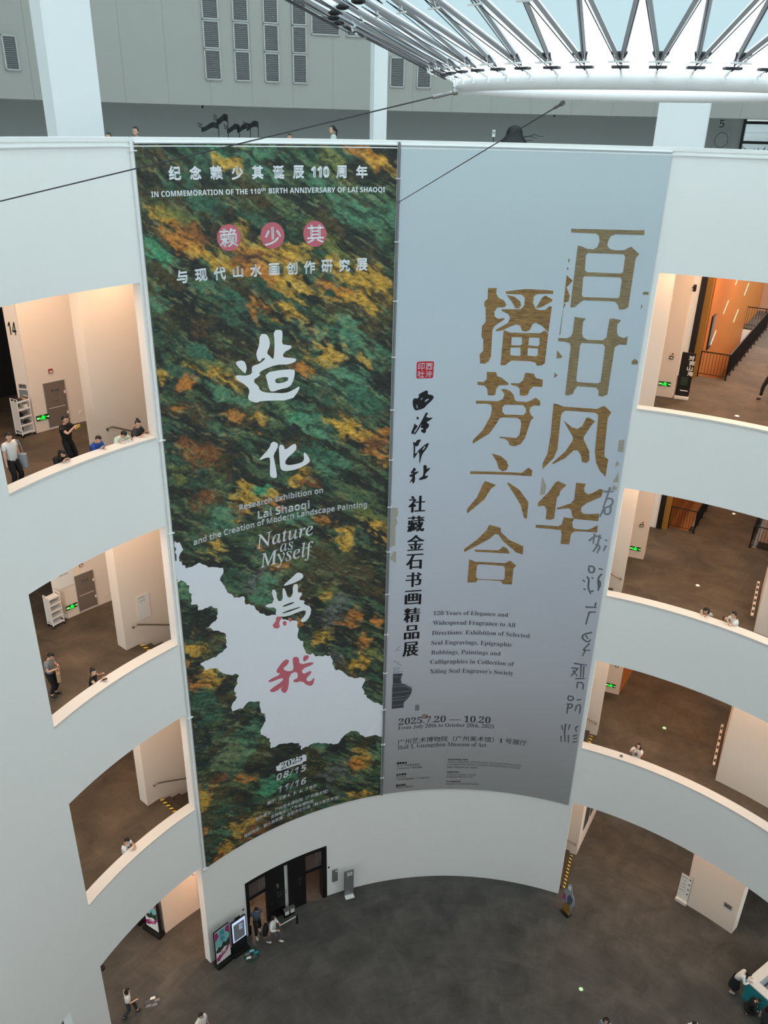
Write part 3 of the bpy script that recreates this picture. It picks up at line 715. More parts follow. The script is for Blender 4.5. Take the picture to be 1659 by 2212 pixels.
edge = np.concatenate([r_[:-1] for r_ in rim]); eq = np.stack([edge, np.roll(edge, -1), np.roll(edge, -1) + nv, edge + nv], -1)
corners = [idx[0, 0], idx[0, -1], idx[-1, -1], idx[-1, 0]]
me.from_pydata(np.concatenate([vv, b2]).tolist(), [], qd.tolist() + (qd[:, ::-1] + nv).tolist() + eq.tolist())
at = me.color_attributes.new('print', 'FLOAT_COLOR', 'POINT')
cc = np.concatenate([np.clip(col, 0, 1), np.ones((NY, NX, 1))], -1).reshape(-1, 4); cc = np.concatenate([cc, np.full((nv, 4), 0.8)])
at.data.foreach_set('color', cc.astype(np.float32).ravel())
m = bpy.data.materials.new('printed_landscape'); m.use_nodes = True; nt = m.node_tree; b = nt.nodes['Principled BSDF']; b.inputs['Roughness'].default_value = 0.75
va = nt.nodes.new('ShaderNodeVertexColor'); va.layer_name = 'print'
geo = nt.nodes.new('ShaderNodeNewGeometry'); nz = nt.nodes.new('ShaderNodeTexNoise'); nz.inputs['Scale'].default_value = 9; nz.inputs['Detail'].default_value = 7; nz.inputs['Roughness'].default_value = 0.7
mp = nt.nodes.new('ShaderNodeMapping'); mp.inputs['Rotation'].default_value = (0, R(30), 0); mp.inputs['Scale'].default_value = (0.45, 1, 1.3)
nt.links.new(geo.outputs['Position'], mp.inputs['Vector']); nt.links.new(mp.outputs[0], nz.inputs['Vector'])
rp = nt.nodes.new('ShaderNodeValToRGB'); rp.color_ramp.elements[0].position = 0.33; rp.color_ramp.elements[0].color = (0.35, 0.36, 0.38, 1); rp.color_ramp.elements[1].position = 0.6; rp.color_ramp.elements[1].color = (1.2, 1.2, 1.15, 1)
nt.links.new(nz.outputs['Fac'], rp.inputs[0])
mx = nt.nodes.new('ShaderNodeMix'); mx.data_type = 'RGBA'; mx.blend_type = 'MULTIPLY'; mx.inputs[0].default_value = 1
nt.links.new(va.outputs['Color'], mx.inputs[6]); nt.links.new(rp.outputs[0], mx.inputs[7]); nt.links.new(mx.outputs[2], b.inputs['Base Color'])
me.materials.append(m)
BL = bpy.data.objects.new('banner', me); COL.objects.link(BL)
tag(BL, 'tall hanging banner with a green and gold landscape print and white lettering', 'banner', 'exhibition banners on the atrium wall')

Wt = M['letter']
cloud = [(23, 30), (60, 38), (85, 90), (55, 150), (105, 225), (195, 185), (290, 215), (370, 220), (375, 245), (348, 310), (395, 380), (450, 435), (525, 432), (535, 485), (590, 490), (650, 550), (700, 565), (750, 562), (815, 590), (898, 600), (915, 730), (945, 745), (965, 830), (1055, 852), (1140, 848), (1170, 945), (1240, 975), (1310, 1012), (1385, 1010), (1390, 1030), (1365, 1080), (1400, 1150), (1450, 1185), (1521, 1203)]
D2C = lambda x, y: ((400 + x / ZD[2] - ZC[0]) * ZC[2], (1540 + y / ZD[2] - ZC[1]) * ZC[2])
cloud += [D2C(*p) for p in [(1541, 183), (1480, 172), (1400, 190), (1340, 145), (1290, 140), (1235, 180), (1195, 235), (1150, 245), (1095, 235), (1040, 230), (970, 250), (905, 290), (888, 235), (830, 230), (760, 240), (670, 275), (655, 195), (590, 170), (600, 110), (628, 60), (625, 5)]]
cloud += [(678, 1300), (670, 1265), (640, 1255), (635, 1180), (555, 1180), (510, 1230), (440, 1250), (430, 1220), (470, 1150), (450, 1090), (475, 1050), (478, 985), (400, 985), (330, 940), (240, 955), (210, 905), (320, 862), (400, 790), (385, 690), (340, 672), (258, 655), (330, 580), (330, 510), (290, 495), (190, 525), (180, 482), (140, 482), (150, 410), (130, 400), (130, 350), (70, 310), (42, 330)]
wshape('pale_mist', BL, M['pale'], [cloud], ZC, 0, 0.003, jag=0.045)
wchars('title_letter', BL, Wt, [('纪', 255, 328, 158, 243), ('念', 378, 448, 158, 240), ('赖', 500, 573, 157, 240), ('少', 625, 693, 157, 240), ('其', 745, 812, 155, 237), ('诞', 868, 935, 155, 237), ('辰', 985, 1052, 155, 235), (sans('110'), 1092, 1200, 160, 228), ('周', 1240, 1302, 155, 232), ('年', 1357, 1425, 155, 232)], ZA, 0.014)
wtext('english_line', BL, Wt, sans('IN COMMEMORATION OF THE 110'), ZA, (155, 343), (797, 323), 309)
wtext('english_line', BL, Wt, sans('th'), ZA, (800, 307), (827, 306), 287)
wtext('english_line', BL, Wt, sans('BIRTH ANNIVERSARY OF LAI SHAOQI'), ZA, (845, 321), (1527, 313), 289)
for (cx, cy, rx, ry), s, bb in (((610, 580, 70, 79), '赖', (557, 661, 525, 635)), ((866, 567, 70, 78), '少', (820, 916, 517, 626)), ((1115, 557, 68, 77), '其', (1070, 1166, 504, 611))):
    dsk = wshape('pink_disc', BL, M['rose'], [[(cx + rx * math.cos(t * PI / 20), cy + ry * math.sin(t * PI / 20)) for t in range(40)]], ZA, 0, 0.005)
    wchars('disc_letter', dsk, Wt, [(s, *bb)], ZA, 0.004, 0.014, 0.009)
wchars('subtitle_letter', BL, Wt, [('与', 302, 367, 770, 850), ('现', 410, 483, 762, 838), ('代', 520, 592, 752, 830), ('山', 632, 693, 748, 815), ('水', 735, 803, 735, 810), ('画', 845, 907, 730, 803), ('创', 948, 1013, 722, 797), ('作', 1050, 1117, 715, 793), ('研', 1152, 1220, 710, 785), ('究', 1257, 1322, 705, 780), ('展', 1357, 1425, 700, 775)], ZA, 0.013)
wshape('brush_letter', BL, Wt, [[(800, 102), (855, 98), (862, 130), (855, 195), (890, 200), (925, 205), (915, 225), (868, 250), (862, 280), (900, 285), (955, 290), (945, 312), (900, 330), (820, 330), (730, 365), (702, 388), (716, 396), (698, 412), (672, 428), (672, 450), (700, 470), (710, 500), (740, 515), (800, 518), (880, 520), (930, 500), (975, 470), (970, 500), (920, 568), (720, 570), (690, 585), (640, 570), (630, 545), (640, 520), (640, 490), (600, 455), (555, 430), (548, 408), (560, 400), (620, 405), (660, 390), (655, 350), (670, 335), (708, 325), (750, 290), (730, 285), (705, 318), (685, 270), (690, 240), (705, 205), (710, 130), (750, 125), (770, 150), (780, 200), (755, 255), (772, 268), (800, 300), (806, 250), (808, 180)],
    [(745, 385), (850, 365), (930, 360), (945, 375), (935, 430), (910, 480), (840, 495), (800, 510), (775, 505), (760, 450)], [(808, 425), (870, 413), (903, 415), (890, 445), (818, 458)], [(550, 310), (605, 300), (625, 350), (615, 390), (600, 380), (555, 335)]], ZB, 1)
wshape('brush_letter', BL, Wt, [[(790, 838), (830, 850), (830, 880), (800, 930), (805, 960), (825, 1060), (820, 1085), (785, 1080), (775, 1060), (780, 950), (760, 945), (710, 965), (708, 955), (770, 890)], [(835, 860), (870, 865), (875, 900), (940, 850), (955, 870), (950, 900), (880, 960), (880, 1000), (960, 990), (1005, 970), (1000, 920), (1010, 910), (1045, 960), (1035, 985), (960, 1025), (870, 1040), (845, 1020), (840, 950)]], ZB, 1)
wshape('brush_letter', BL, Wt, [[(905, 250), (945, 265), (945, 295), (880, 330), (795, 355), (830, 320), (870, 285)],
    [(715, 380), (750, 375), (760, 460), (800, 455), (795, 365), (815, 370), (835, 440), (870, 420), (870, 340), (910, 335), (905, 400), (930, 395), (940, 410), (910, 450), (960, 455), (945, 480), (1005, 500), (995, 570), (950, 615), (920, 600), (960, 560), (965, 520), (900, 540), (830, 570), (760, 570), (745, 560), (755, 505), (680, 505), (675, 485), (740, 470)], [(795, 492), (880, 462), (880, 474), (803, 502)], [(793, 540), (925, 497), (920, 508), (803, 550)]], ZC, 1, 0.007)
wshape('red_brush_dots', BL, M['rose'], [[(750, 570), (800, 570), (770, 610), (780, 650), (740, 657), (722, 630), (750, 605)], [(795, 605), (825, 600), (825, 630), (805, 638)], [(835, 575), (865, 580), (860, 610), (840, 600)]], ZC, 1, 0.008)
wshape('red_brush_letter', BL, M['rose'], [[(815, 875), (845, 880), (838, 910), (795, 945), (840, 965), (880, 950), (865, 870), (890, 855), (915, 865), (918, 915), (1015, 893), (1020, 912), (935, 945), (940, 985), (1000, 955), (1005, 975), (960, 1020), (990, 1040), (1030, 1000), (1015, 1065), (975, 1065), (935, 1030), (885, 1045), (870, 1025), (910, 1010), (900, 960), (845, 985), (840, 1080), (815, 1125), (780, 1095), (800, 1070), (745, 1110), (705, 1110), (710, 1090), (800, 1030), (800, 1005), (700, 1045), (695, 1025), (790, 980), (745, 970), (775, 920)], [(945, 850), (985, 845), (985, 870), (945, 900)]], ZC, 1, 0.008)
wtext('english_line', BL, Wt, sans('Research Exhibition on'), ZB, (575, 1298), (1130, 1180), 1258, 0.003)
wtext('english_line', BL, Wt, sans('Lai Shaoqi'), ZB, (698, 1355), (1040, 1282), 1300, 0.003)
wtext('english_line', BL, Wt, sans('and the Creation of Modern Landscape Painting'), ZB, (272, 1530), (1422, 1275), 1488, 0.003)
wtext('english_line', BL, Wt, serif('Nature', True), ZB, (690, 1555), (1063, 1458), 1462, 0, 0.004, shear=-0.12)
wtext('english_line', BL, Wt, serif('as', True), ZB, (845, 1574), (930, 1553), 1522, 0, 0.003, shear=-0.12)
wtext('english_line', BL, Wt, serif('Myself', True), ZB, (715, 1680), (1065, 1592), 1582, 0, 0.004, shear=-0.12)
yr = wshape('year_plate', BL, M['pale'], [[(707, 418), (735, 405), (735, 392), (915, 328), (925, 322), (945, 330), (945, 372), (917, 382), (912, 393), (735, 452), (712, 450)]], ZD, 0, 0.004)
wtext('year', yr, M['dgreen'], serif('2025'), ZD, (747, 440), (912, 368), 394, dr=0.008)
wtext('date_line', BL, Wt, sans('08/15'), ZD, (712, 528), (945, 446), 478, 0.003, spacing=1.15, shear=0.2)
wtext('date_line', BL, Wt, sans('11/16'), ZD, (725, 625), (945, 548), 575, 0.003, spacing=1.15, shear=0.2)
wtext('credit_line', BL, Wt, '展厅：三楼 ' + sans('4、5、6、7') + ' 号厅', ZD, (637, 718), (1025, 578), 692, 0.004, shear=0.2)
wtext('credit_line', BL, Wt, '主办单位：广州艺术博物院（广州美术馆）', ZD, (548, 842), (1112, 618), 815, 0.004)
wtext('credit_line', BL, Wt, '支持单位：广东省博物馆', ZD, (668, 822), (998, 695), 797, 0.004)
wtext('credit_line', BL, Wt, '特别鸣谢：赖少其家属、合肥市文化馆（赖少其艺术馆）', ZD, (460, 975), (1200, 664), 948, 0.004)

# ---- right banner
m = bpy.data.materials.new('grey_blue_print'); m.use_nodes = True; nt = m.node_tree; b = nt.nodes['Principled BSDF']; b.inputs['Roughness'].default_value = 0.75
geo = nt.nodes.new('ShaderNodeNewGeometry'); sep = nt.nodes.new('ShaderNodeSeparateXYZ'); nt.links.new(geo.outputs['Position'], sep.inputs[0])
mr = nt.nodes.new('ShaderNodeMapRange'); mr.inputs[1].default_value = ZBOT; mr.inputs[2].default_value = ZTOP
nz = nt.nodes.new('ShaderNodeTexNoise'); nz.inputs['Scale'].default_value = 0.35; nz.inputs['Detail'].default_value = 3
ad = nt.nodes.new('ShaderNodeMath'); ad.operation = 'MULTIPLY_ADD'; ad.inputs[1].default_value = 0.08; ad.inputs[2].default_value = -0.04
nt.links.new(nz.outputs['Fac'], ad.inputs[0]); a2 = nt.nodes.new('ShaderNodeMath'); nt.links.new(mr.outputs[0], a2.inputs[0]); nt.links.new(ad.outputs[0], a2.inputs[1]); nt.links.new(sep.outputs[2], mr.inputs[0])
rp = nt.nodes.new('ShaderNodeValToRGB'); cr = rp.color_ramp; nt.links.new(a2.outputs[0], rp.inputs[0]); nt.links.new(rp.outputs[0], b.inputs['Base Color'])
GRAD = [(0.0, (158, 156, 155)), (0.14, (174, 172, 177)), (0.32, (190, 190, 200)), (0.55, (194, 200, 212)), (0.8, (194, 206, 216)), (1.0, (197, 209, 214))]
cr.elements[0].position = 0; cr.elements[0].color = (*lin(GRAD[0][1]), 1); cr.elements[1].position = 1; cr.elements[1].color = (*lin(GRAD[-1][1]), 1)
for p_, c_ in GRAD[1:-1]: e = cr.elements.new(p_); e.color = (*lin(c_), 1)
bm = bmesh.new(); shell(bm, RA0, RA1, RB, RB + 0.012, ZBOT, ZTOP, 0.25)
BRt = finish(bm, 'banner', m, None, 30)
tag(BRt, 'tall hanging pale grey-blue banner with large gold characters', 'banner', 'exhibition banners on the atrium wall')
GOLD = M['gold']
wshape('gold_letter', BRt, M['goldpale'], [[(915, 123), (1410, 135), (1487, 134), (1485, 172), (1260, 166), (1225, 180), (1205, 215), (1196, 250), (1215, 280), (1260, 291), (1330, 290), (1355, 275), (1385, 262), (1445, 320), (1418, 355), (1360, 735), (1330, 752), (1290, 752), (1278, 710), (1255, 690), (1010, 680), (975, 705), (940, 735), (908, 735), (967, 255), (990, 258), (1045, 280), (1090, 283), (1120, 265), (1137, 220), (1132, 180), (1110, 160), (915, 152)],
    [(1045, 312), (1325, 322), (1336, 345), (1320, 460), (1300, 472), (1040, 462), (1022, 445), (1030, 330)], [(1020, 492), (1300, 502), (1310, 525), (1292, 655), (1275, 665), (1010, 655), (998, 640), (1008, 505)]], ZH, 0)
wshape('gold_letter', BRt, M['goldpale'], [[(942, 810), (1030, 822), (1008, 850), (1000, 940), (1010, 970), (1040, 988), (1160, 992), (1190, 970), (1215, 825), (1245, 822), (1305, 835), (1275, 870), (1272, 930), (1285, 960), (1325, 975), (1357, 960), (1348, 1028), (1290, 1025), (1255, 1045), (1198, 1415), (1160, 1430), (1128, 1425), (1130, 1385), (1110, 1360), (965, 1350), (940, 1380), (930, 1410), (895, 1422), (868, 1418), (912, 1040), (905, 1015), (870, 1003), (813, 998), (816, 973), (880, 977), (915, 960), (928, 930)], [(1000, 1012), (1165, 1022), (1180, 1045), (1145, 1315), (1125, 1328), (965, 1318), (955, 1300), (985, 1030)]], ZH, 0)
wshape('gold_letter', BRt, GOLD, [[(895, 132), (925, 135), (990, 160), (1280, 180), (1350, 150), (1412, 210), (1380, 265), (1350, 560), (1352, 605), (1385, 632), (1360, 787), (1310, 735), (1275, 660), (1265, 560), (1295, 250), (1290, 225), (1260, 212), (1000, 195), (970, 215), (960, 250), (930, 540), (895, 620), (795, 720), (800, 660), (840, 580), (868, 420), (890, 180)],
    [(985, 283), (1060, 345), (1110, 358), (1150, 335), (1190, 258), (1215, 257), (1268, 290), (1235, 325), (1165, 430), (1165, 455), (1215, 560), (1215, 640), (1190, 662), (1150, 655), (1138, 590), (1110, 550), (1075, 550), (1000, 620), (895, 672), (878, 668), (1000, 560), (1068, 460), (1068, 430), (1010, 330)]], ZI, 0)
wshape('gold_letter', BRt, GOLD, [[(935, 825), (1010, 860), (955, 915), (945, 955), (925, 975), (900, 1160), (870, 1172), (825, 1168), (832, 1080), (810, 1045), (755, 1052), (755, 1020), (850, 925), (910, 840)],
    [(1098, 840), (1185, 850), (1168, 890), (1175, 925), (1205, 945), (1250, 930), (1310, 895), (1338, 905), (1325, 965), (1190, 1025), (1145, 1060), (1140, 1095), (1160, 1117), (1200, 1122), (1305, 1118), (1295, 1185), (1085, 1165), (1060, 1140), (1055, 1090), (1030, 1070), (925, 1080), (923, 1068), (1050, 1025), (1080, 990), (1090, 900)],
    [(985, 1150), (1080, 1160), (1062, 1200), (1068, 1240), (1090, 1255), (1200, 1262), (1235, 1250), (1292, 1220), (1285, 1285), (1090, 1275), (1060, 1290), (1050, 1310), (1035, 1393), (958, 1388), (968, 1300), (960, 1265), (735, 1243), (735, 1217), (940, 1230), (970, 1210)]], ZI, 0)
wshape('gold_letter', BRt, GOLD, [[(268, 585), (335, 585), (332, 630), (350, 662), (390, 680), (412, 715), (395, 735), (340, 735), (317, 770), (320, 805), (345, 825), (390, 818), (400, 825), (320, 880), (302, 910), (290, 1120), (270, 1160), (240, 1175), (205, 1172), (203, 1100), (230, 1075), (232, 990), (217, 960), (222, 880), (250, 850), (250, 745), (237, 715), (240, 690), (265, 670)],
    [(403, 612), (560, 592), (775, 605), (775, 630), (650, 632), (625, 650), (618, 700), (640, 748), (670, 757), (715, 755), (740, 730), (765, 728), (738, 932), (690, 880), (640, 853), (612, 870), (595, 910), (560, 925), (530, 915), (520, 880), (490, 868), (440, 885), (375, 915), (328, 922), (330, 908), (420, 860), (440, 820), (425, 785), (375, 765), (372, 750), (520, 750), (550, 720), (555, 660), (530, 635), (410, 630)],
    [(413, 640), (470, 650), (520, 690), (525, 725), (505, 745), (480, 740), (460, 700)], [(640, 742), (690, 660), (715, 642), (770, 675), (765, 690), (680, 735)],
    [(390, 912), (440, 932), (670, 938), (710, 915), (737, 938), (710, 1170), (690, 1185), (650, 1190), (635, 1165), (600, 1155), (450, 1150), (425, 1165), (405, 1185), (365, 1185)],
    [(452, 968), (530, 968), (535, 1020), (520, 1032), (448, 1030)], [(588, 970), (668, 972), (670, 1025), (655, 1038), (582, 1032)], [(442, 1048), (520, 1048), (522, 1105), (508, 1115), (440, 1108)], [(578, 1052), (658, 1055), (655, 1108), (640, 1118), (575, 1110)]], ZH, 0)
H2I = lambda x, y: ((980 + x / ZH[2] - ZI[0]) * ZI[2], (460 + y / ZH[2] - ZI[1]) * ZI[2])
wshape('gold_letter', BRt, GOLD, [[H2I(*p) for p in [(258, 1237), (330, 1240), (340, 1272), (375, 1285), (428, 1328), (425, 1340), (350, 1345), (330, 1375), (325, 1415), (300, 1423), (265, 1418), (262, 1370), (240, 1345), (185, 1338), (187, 1315), (230, 1318), (258, 1295)]],
    [H2I(*p) for p in [(560, 1245), (625, 1253), (640, 1285), (695, 1300), (690, 1355), (620, 1352), (590, 1380), (578, 1418), (540, 1425), (515, 1418), (515, 1370), (490, 1348), (450, 1340), (445, 1325), (510, 1328), (540, 1305)]],
    [(424, 0), (465, 2), (510, 20), (540, 60), (545, 95), (560, 110), (650, 118), (690, 105), (735, 77), (775, 110), (772, 150), (715, 150), (690, 165), (678, 195), (690, 230), (717, 258), (690, 285), (640, 440), (600, 495), (545, 515), (500, 505), (490, 470), (455, 445), (412, 440), (412, 428), (560, 440), (590, 410), (605, 320), (600, 280), (570, 260), (440, 255), (410, 265), (385, 310), (320, 400), (170, 492), (172, 460), (260, 370), (330, 245), (345, 170), (330, 140), (290, 132), (200, 132), (200, 105), (400, 110), (440, 90), (455, 50)],
    [(460, 142), (620, 145), (648, 175), (648, 210), (625, 235), (460, 230), (435, 205), (437, 165)]], ZI, 0)
wshape('gold_letter', BRt, GOLD, [[(340, 578), (420, 600), (475, 645), (490, 690), (475, 725), (440, 738), (405, 715), (385, 650)], [(148, 738), (610, 752), (670, 705), (705, 730), (697, 782), (148, 762)], [(283, 825), (380, 860), (330, 900), (275, 990), (120, 1117), (120, 1075), (210, 970), (262, 850)], [(485, 835), (590, 905), (670, 1015), (655, 1165), (630, 1155), (600, 1040), (540, 940), (482, 850)]], ZI, 0)
wshape('gold_letter', BRt, GOLD, [[(318, 1217), (420, 1243), (425, 1285), (500, 1355), (625, 1410), (618, 1485), (560, 1465), (440, 1360), (400, 1302), (370, 1300), (320, 1345), (95, 1463), (93, 1435), (210, 1350), (295, 1265)], [(183, 1440), (400, 1447), (445, 1412), (475, 1425), (502, 1465), (495, 1475), (200, 1460)],
    [(140, 1525), (190, 1548), (460, 1562), (505, 1537), (560, 1582), (535, 1610), (522, 1752), (440, 1748), (420, 1720), (215, 1708), (200, 1733), (122, 1733)], [(225, 1570), (445, 1585), (460, 1605), (458, 1695), (440, 1712), (220, 1703), (200, 1685), (207, 1585)]], ZI, 0)
for pl in [[(895, 352), (907, 370), (891, 388)], [(884, 420), (898, 435), (883, 445)], [(880, 483), (928, 528), (880, 580), (905, 645), (895, 690), (857, 700)], [(860, 702), (873, 715), (855, 745), (830, 950), (823, 950)]]: wshape('dark_fragment', BRt, GOLD, [pl], ZH, 0)
for pl in [[(806, 1070), (848, 1118), (835, 1132), (801, 1132)], [(786, 1242), (811, 1265), (783, 1287)], [(1477, 615), (1520, 615), (1518, 637), (1475, 635)], [(1465, 712), (1472, 730), (1455, 748)], [(1412, 1135), (1436, 1155), (1432, 1180), (1386, 1180), (1388, 1155)]]: wshape('tan_fragment', BRt, M['goldpale'], [pl], ZH, 0)
for pl in [[(1480, 455), (1505, 462), (1530, 450), (1520, 570), (1470, 560)], [(1460, 645), (1492, 675), (1445, 700)], [(1475, 745), (1476, 835), (1422, 838), (1450, 795)], [(1430, 862), (1464, 880), (1456, 910), (1410, 905)], [(795, 785), (830, 870), (815, 945), (772, 950)]]: wshape('faint_fragment', BRt, M['ghost'], [pl], ZI, 0, 0.004)
for pl in [[(120, 215), (180, 215), (185, 290), (165, 310), (180, 370), (160, 400), (155, 590), (104, 610)], [(140, 650), (165, 650), (162, 770), (98, 720)]]: wshape('faint_fragment', BRt, M['ghost'], [pl], ZF, 0, 0.004)
wstrokes('brush_strokes', BRt, M['sealgrey'], [[(545, 185), (520, 260)], [(500, 213), (568, 213)], [(520, 262), (570, 270), (558, 320), (500, 335)], [(520, 265), (495, 330)], [(552, 325), (547, 380), (503, 385), (508, 342)], [(500, 340), (470, 400)], [(390, 580), (440, 540), (480, 560)], [(430, 530), (420, 600)], [(470, 540), (450, 620), (420, 660)], [(440, 610), (475, 620), (450, 670)], [(512, 575), (522, 580)], [(515, 620), (497, 655)]], ZJ, 0.075)
wstrokes('brush_strokes', BRt, M['sealdark'], [[(390, 770), (430, 775), (425, 820), (385, 815), (390, 770)], [(465, 790), (488, 795)], [(483, 830), (455, 860), (460, 950)], [(345, 875), (355, 885)], [(375, 850), (390, 870), (380, 930), (400, 975)], [(410, 855), (418, 862)], [(350, 940), (362, 945)], [(400, 960), (420, 955)], [(468, 880), (474, 910), (455, 950)],
    [(365, 1075), (442, 1080)], [(440, 1045), (430, 1080)], [(390, 1115), (437, 1112)], [(390, 1115), (365, 1205)], [(408, 1265), (345, 1280), (335, 1310), (380, 1340), (400, 1320)], [(365, 1290), (380, 1310)], [(390, 1350), (345, 1395)], [(345, 1395), (395, 1400)], [(360, 1400), (340, 1440)],
    [(280, 1497), (372, 1510)], [(330, 1505), (325, 1600)], [(260, 1530), (310, 1535)], [(300, 1540), (255, 1590)], [(270, 1550), (300, 1590)], [(350, 1520), (345, 1600)], [(290, 1610), (355, 1610)], [(300, 1640), (348, 1640), (343, 1690)], [(300, 1650), (300, 1680)],
    [(235, 1740), (275, 1745), (265, 1775), (230, 1770), (235, 1740)], [(225, 1800), (270, 1800), (255, 1830), (225, 1830)], [(235, 1800), (222, 1870)], [(300, 1770), (330, 1765)], [(300, 1810), (326, 1800), (318, 1870)], [(295, 1815), (285, 1850)],
    [(185, 1960), (190, 1990)], [(215, 1950), (205, 2000), (210, 2080)], [(245, 1955), (235, 1990)], [(180, 2040), (180, 2080)], [(235, 2035), (235, 2085)], [(305, 1965), (285, 1980), (295, 2005)], [(270, 2040), (300, 2030)], [(275, 2060), (300, 2055)], [(270, 2085), (298, 2080)]], ZJ, 0.065)
seal = wshape('red_seal', BRt, M['red'], [[(370, 268), (392, 252), (585, 248), (600, 262), (586, 462), (570, 472), (375, 478), (364, 465)]], ZE, 0, 0.004)
wchars('seal_letter', seal, Wt, [('西', 490, 580, 272, 360), ('泠', 487, 576, 372, 462), ('印', 385, 475, 268, 362), ('社', 378, 470, 372, 466)], ZE, 0.004, 0, 0.008)
for pl in ([[(495, 632), (520, 640), (515, 690), (560, 690), (600, 715), (580, 760), (500, 830), (470, 870), (410, 890), (350, 903), (325, 860), (312, 790), (330, 735), (380, 745), (400, 720), (390, 690), (440, 660)], [(440, 735), (455, 730), (430, 760), (415, 755)], [(495, 750), (540, 745), (500, 780), (470, 790)], [(365, 815), (385, 865), (380, 885), (362, 840)]],
           [[(378, 975), (398, 1000), (395, 1020), (362, 1015)], [(340, 1060), (350, 1090), (385, 1100), (370, 1130), (330, 1180), (345, 1195), (310, 1220), (293, 1195), (330, 1120)], [(490, 930), (525, 930), (490, 990), (545, 1000), (580, 990), (575, 1010), (520, 1045), (495, 1055), (540, 1090), (520, 1130), (490, 1150), (495, 1185), (470, 1207), (430, 1185), (425, 1155), (465, 1150), (440, 1130), (415, 1130), (450, 1060), (370, 1190), (340, 1230), (330, 1215), (380, 1140), (450, 1010), (480, 950)]],
           [[(315, 1315), (360, 1330), (365, 1295), (420, 1282), (425, 1305), (395, 1335), (400, 1360), (365, 1380), (350, 1365), (350, 1420), (345, 1480), (385, 1450), (375, 1480), (335, 1535), (325, 1530), (328, 1450), (330, 1360)], [(520, 1328), (533, 1345), (500, 1410), (450, 1470), (430, 1520), (412, 1600), (402, 1600), (405, 1500), (400, 1450), (375, 1465), (380, 1440), (470, 1360)], [(480, 1370), (490, 1380), (455, 1425), (435, 1425)]],
           [[(320, 1660), (360, 1670), (355, 1700), (320, 1725), (390, 1705), (395, 1720), (340, 1760), (350, 1790), (345, 1835), (330, 1872), (310, 1860), (310, 1830), (280, 1865), (275, 1855), (320, 1780), (275, 1780), (268, 1760), (330, 1735), (300, 1735), (285, 1720), (320, 1690)], [(470, 1622), (505, 1630), (500, 1680), (545, 1655), (545, 1680), (490, 1730), (475, 1770), (520, 1765), (525, 1750), (510, 1800), (420, 1825), (393, 1820), (410, 1795), (450, 1775), (455, 1740), (460, 1710), (455, 1640)]]):
    wshape('black_brush_letter', BRt, M['ink'], pl, ZE, 1)
wchars('column_letter', BRt, M['ink'], [('社', 287, 455, 97, 260), ('藏', 275, 447, 298, 452), ('金', 272, 445, 487, 640), ('石', 262, 432, 675, 825), ('书', 258, 418, 858, 1003), ('画', 250, 415, 1037, 1180), ('精', 240, 405, 1212, 1355), ('品', 243, 397, 1385, 1522), ('展', 228, 388, 1550, 1692)], ZF, 0, 0.024)
for s, bl, br_, ty in (('120 Years of Elegance and', (533, 1285), (1278, 1303), 1243), ('Widespread Fragrance to All', (528, 1383), (1350, 1405), 1340), ('Directions: Exhibition of Selected', (520, 1483), (1493, 1513), 1440), ('Seal Engravings, Epigraphic', (513, 1580), (1318, 1600), 1538), ('Rubbings, Paintings and', (512, 1676), (1203, 1688), 1635), ('Calligraphies in Collection of', (503, 1770), (1335, 1792), 1729), ("Xiling Seal Engraver's Society", (500, 1865), (1330, 1883), 1822)):
    wtext('paragraph_line', BRt, M['inkmid'], serif(s), ZF, bl, br_, ty)
wtext('date_line', BRt, M['inkgrey'], serif('2025.7.20 — 10.20'), ZG, (153, 703), (902, 688), 650)
wtext('date_line', BRt, M['inkmid'], serif('From July 20th to October 20th, 2025'), ZG, (150, 742), (930, 730), 710)
wtext('place_line', BRt, M['ink'], '广州艺术博物院（广州美术馆）' + serif('1') + ' 号展厅', ZG, (147, 862), (1197, 868), 822)
wtext('place_line', BRt, M['inkmid'], serif('Hall 1, Guangzhou Museum of Art'), ZG, (147, 902), (868, 882), 868)
for s, bl, br_, bd in (('指导单位', (140, 1020), (222, 1015), 1), ('中共广州市委宣传部', (140, 1042), (323, 1028), 0), ('广州市文化广电旅游局', (138, 1065), (343, 1050), 0), ('主办单位', (135, 1114), (217, 1107), 1), ('西泠印社', (135, 1135), (215, 1130), 0), ('广州艺术博物院（广州美术馆）', (133, 1157), (408, 1135), 0), ('承办单位', (133, 1202), (213, 1193), 1), ('中国印学博物馆', (133, 1219), (272, 1207), 0),
        ('Supervising Units', (557, 988), (720, 990), 1), ('Publicity Department of the Guangzhou Municipal Committee of the', (553, 1010), (1150, 1040), 0), ('Communist Party of China, Guangzhou Municipal Bureau of Culture', (553, 1030), (1140, 1060), 0), ('Radio, Television and Tourism', (550, 1050), (800, 1056), 0), ('Organizers', (548, 1090), (648, 1090), 1), ("Xiling Seal Engraver's Society", (545, 1112), (785, 1115), 0), ('Guangzhou Museum of Art', (545, 1130), (760, 1132), 0), ('Co-organizer', (543, 1167), (660, 1167), 1), ('Museum of Chinese Seal Studies', (540, 1187), (805, 1190), 0)):
    wtext('credit_line', BRt, M['ink'] if bd else M['inkgrey'], sans(s, bool(bd)), ZG, bl, br_, bl[1] - 15, 0.006 if bd and ord(s[0]) > 500 else 0)
vz = wshape('vase_print', BRt, M['inkgrey'], [[(108, 285), (188, 280), (172, 330), (180, 360), (230, 385), (262, 400), (258, 440), (235, 480), (196, 520), (195, 560), (98, 570), (103, 400), (108, 360)]], ZG, 0, 0.004)
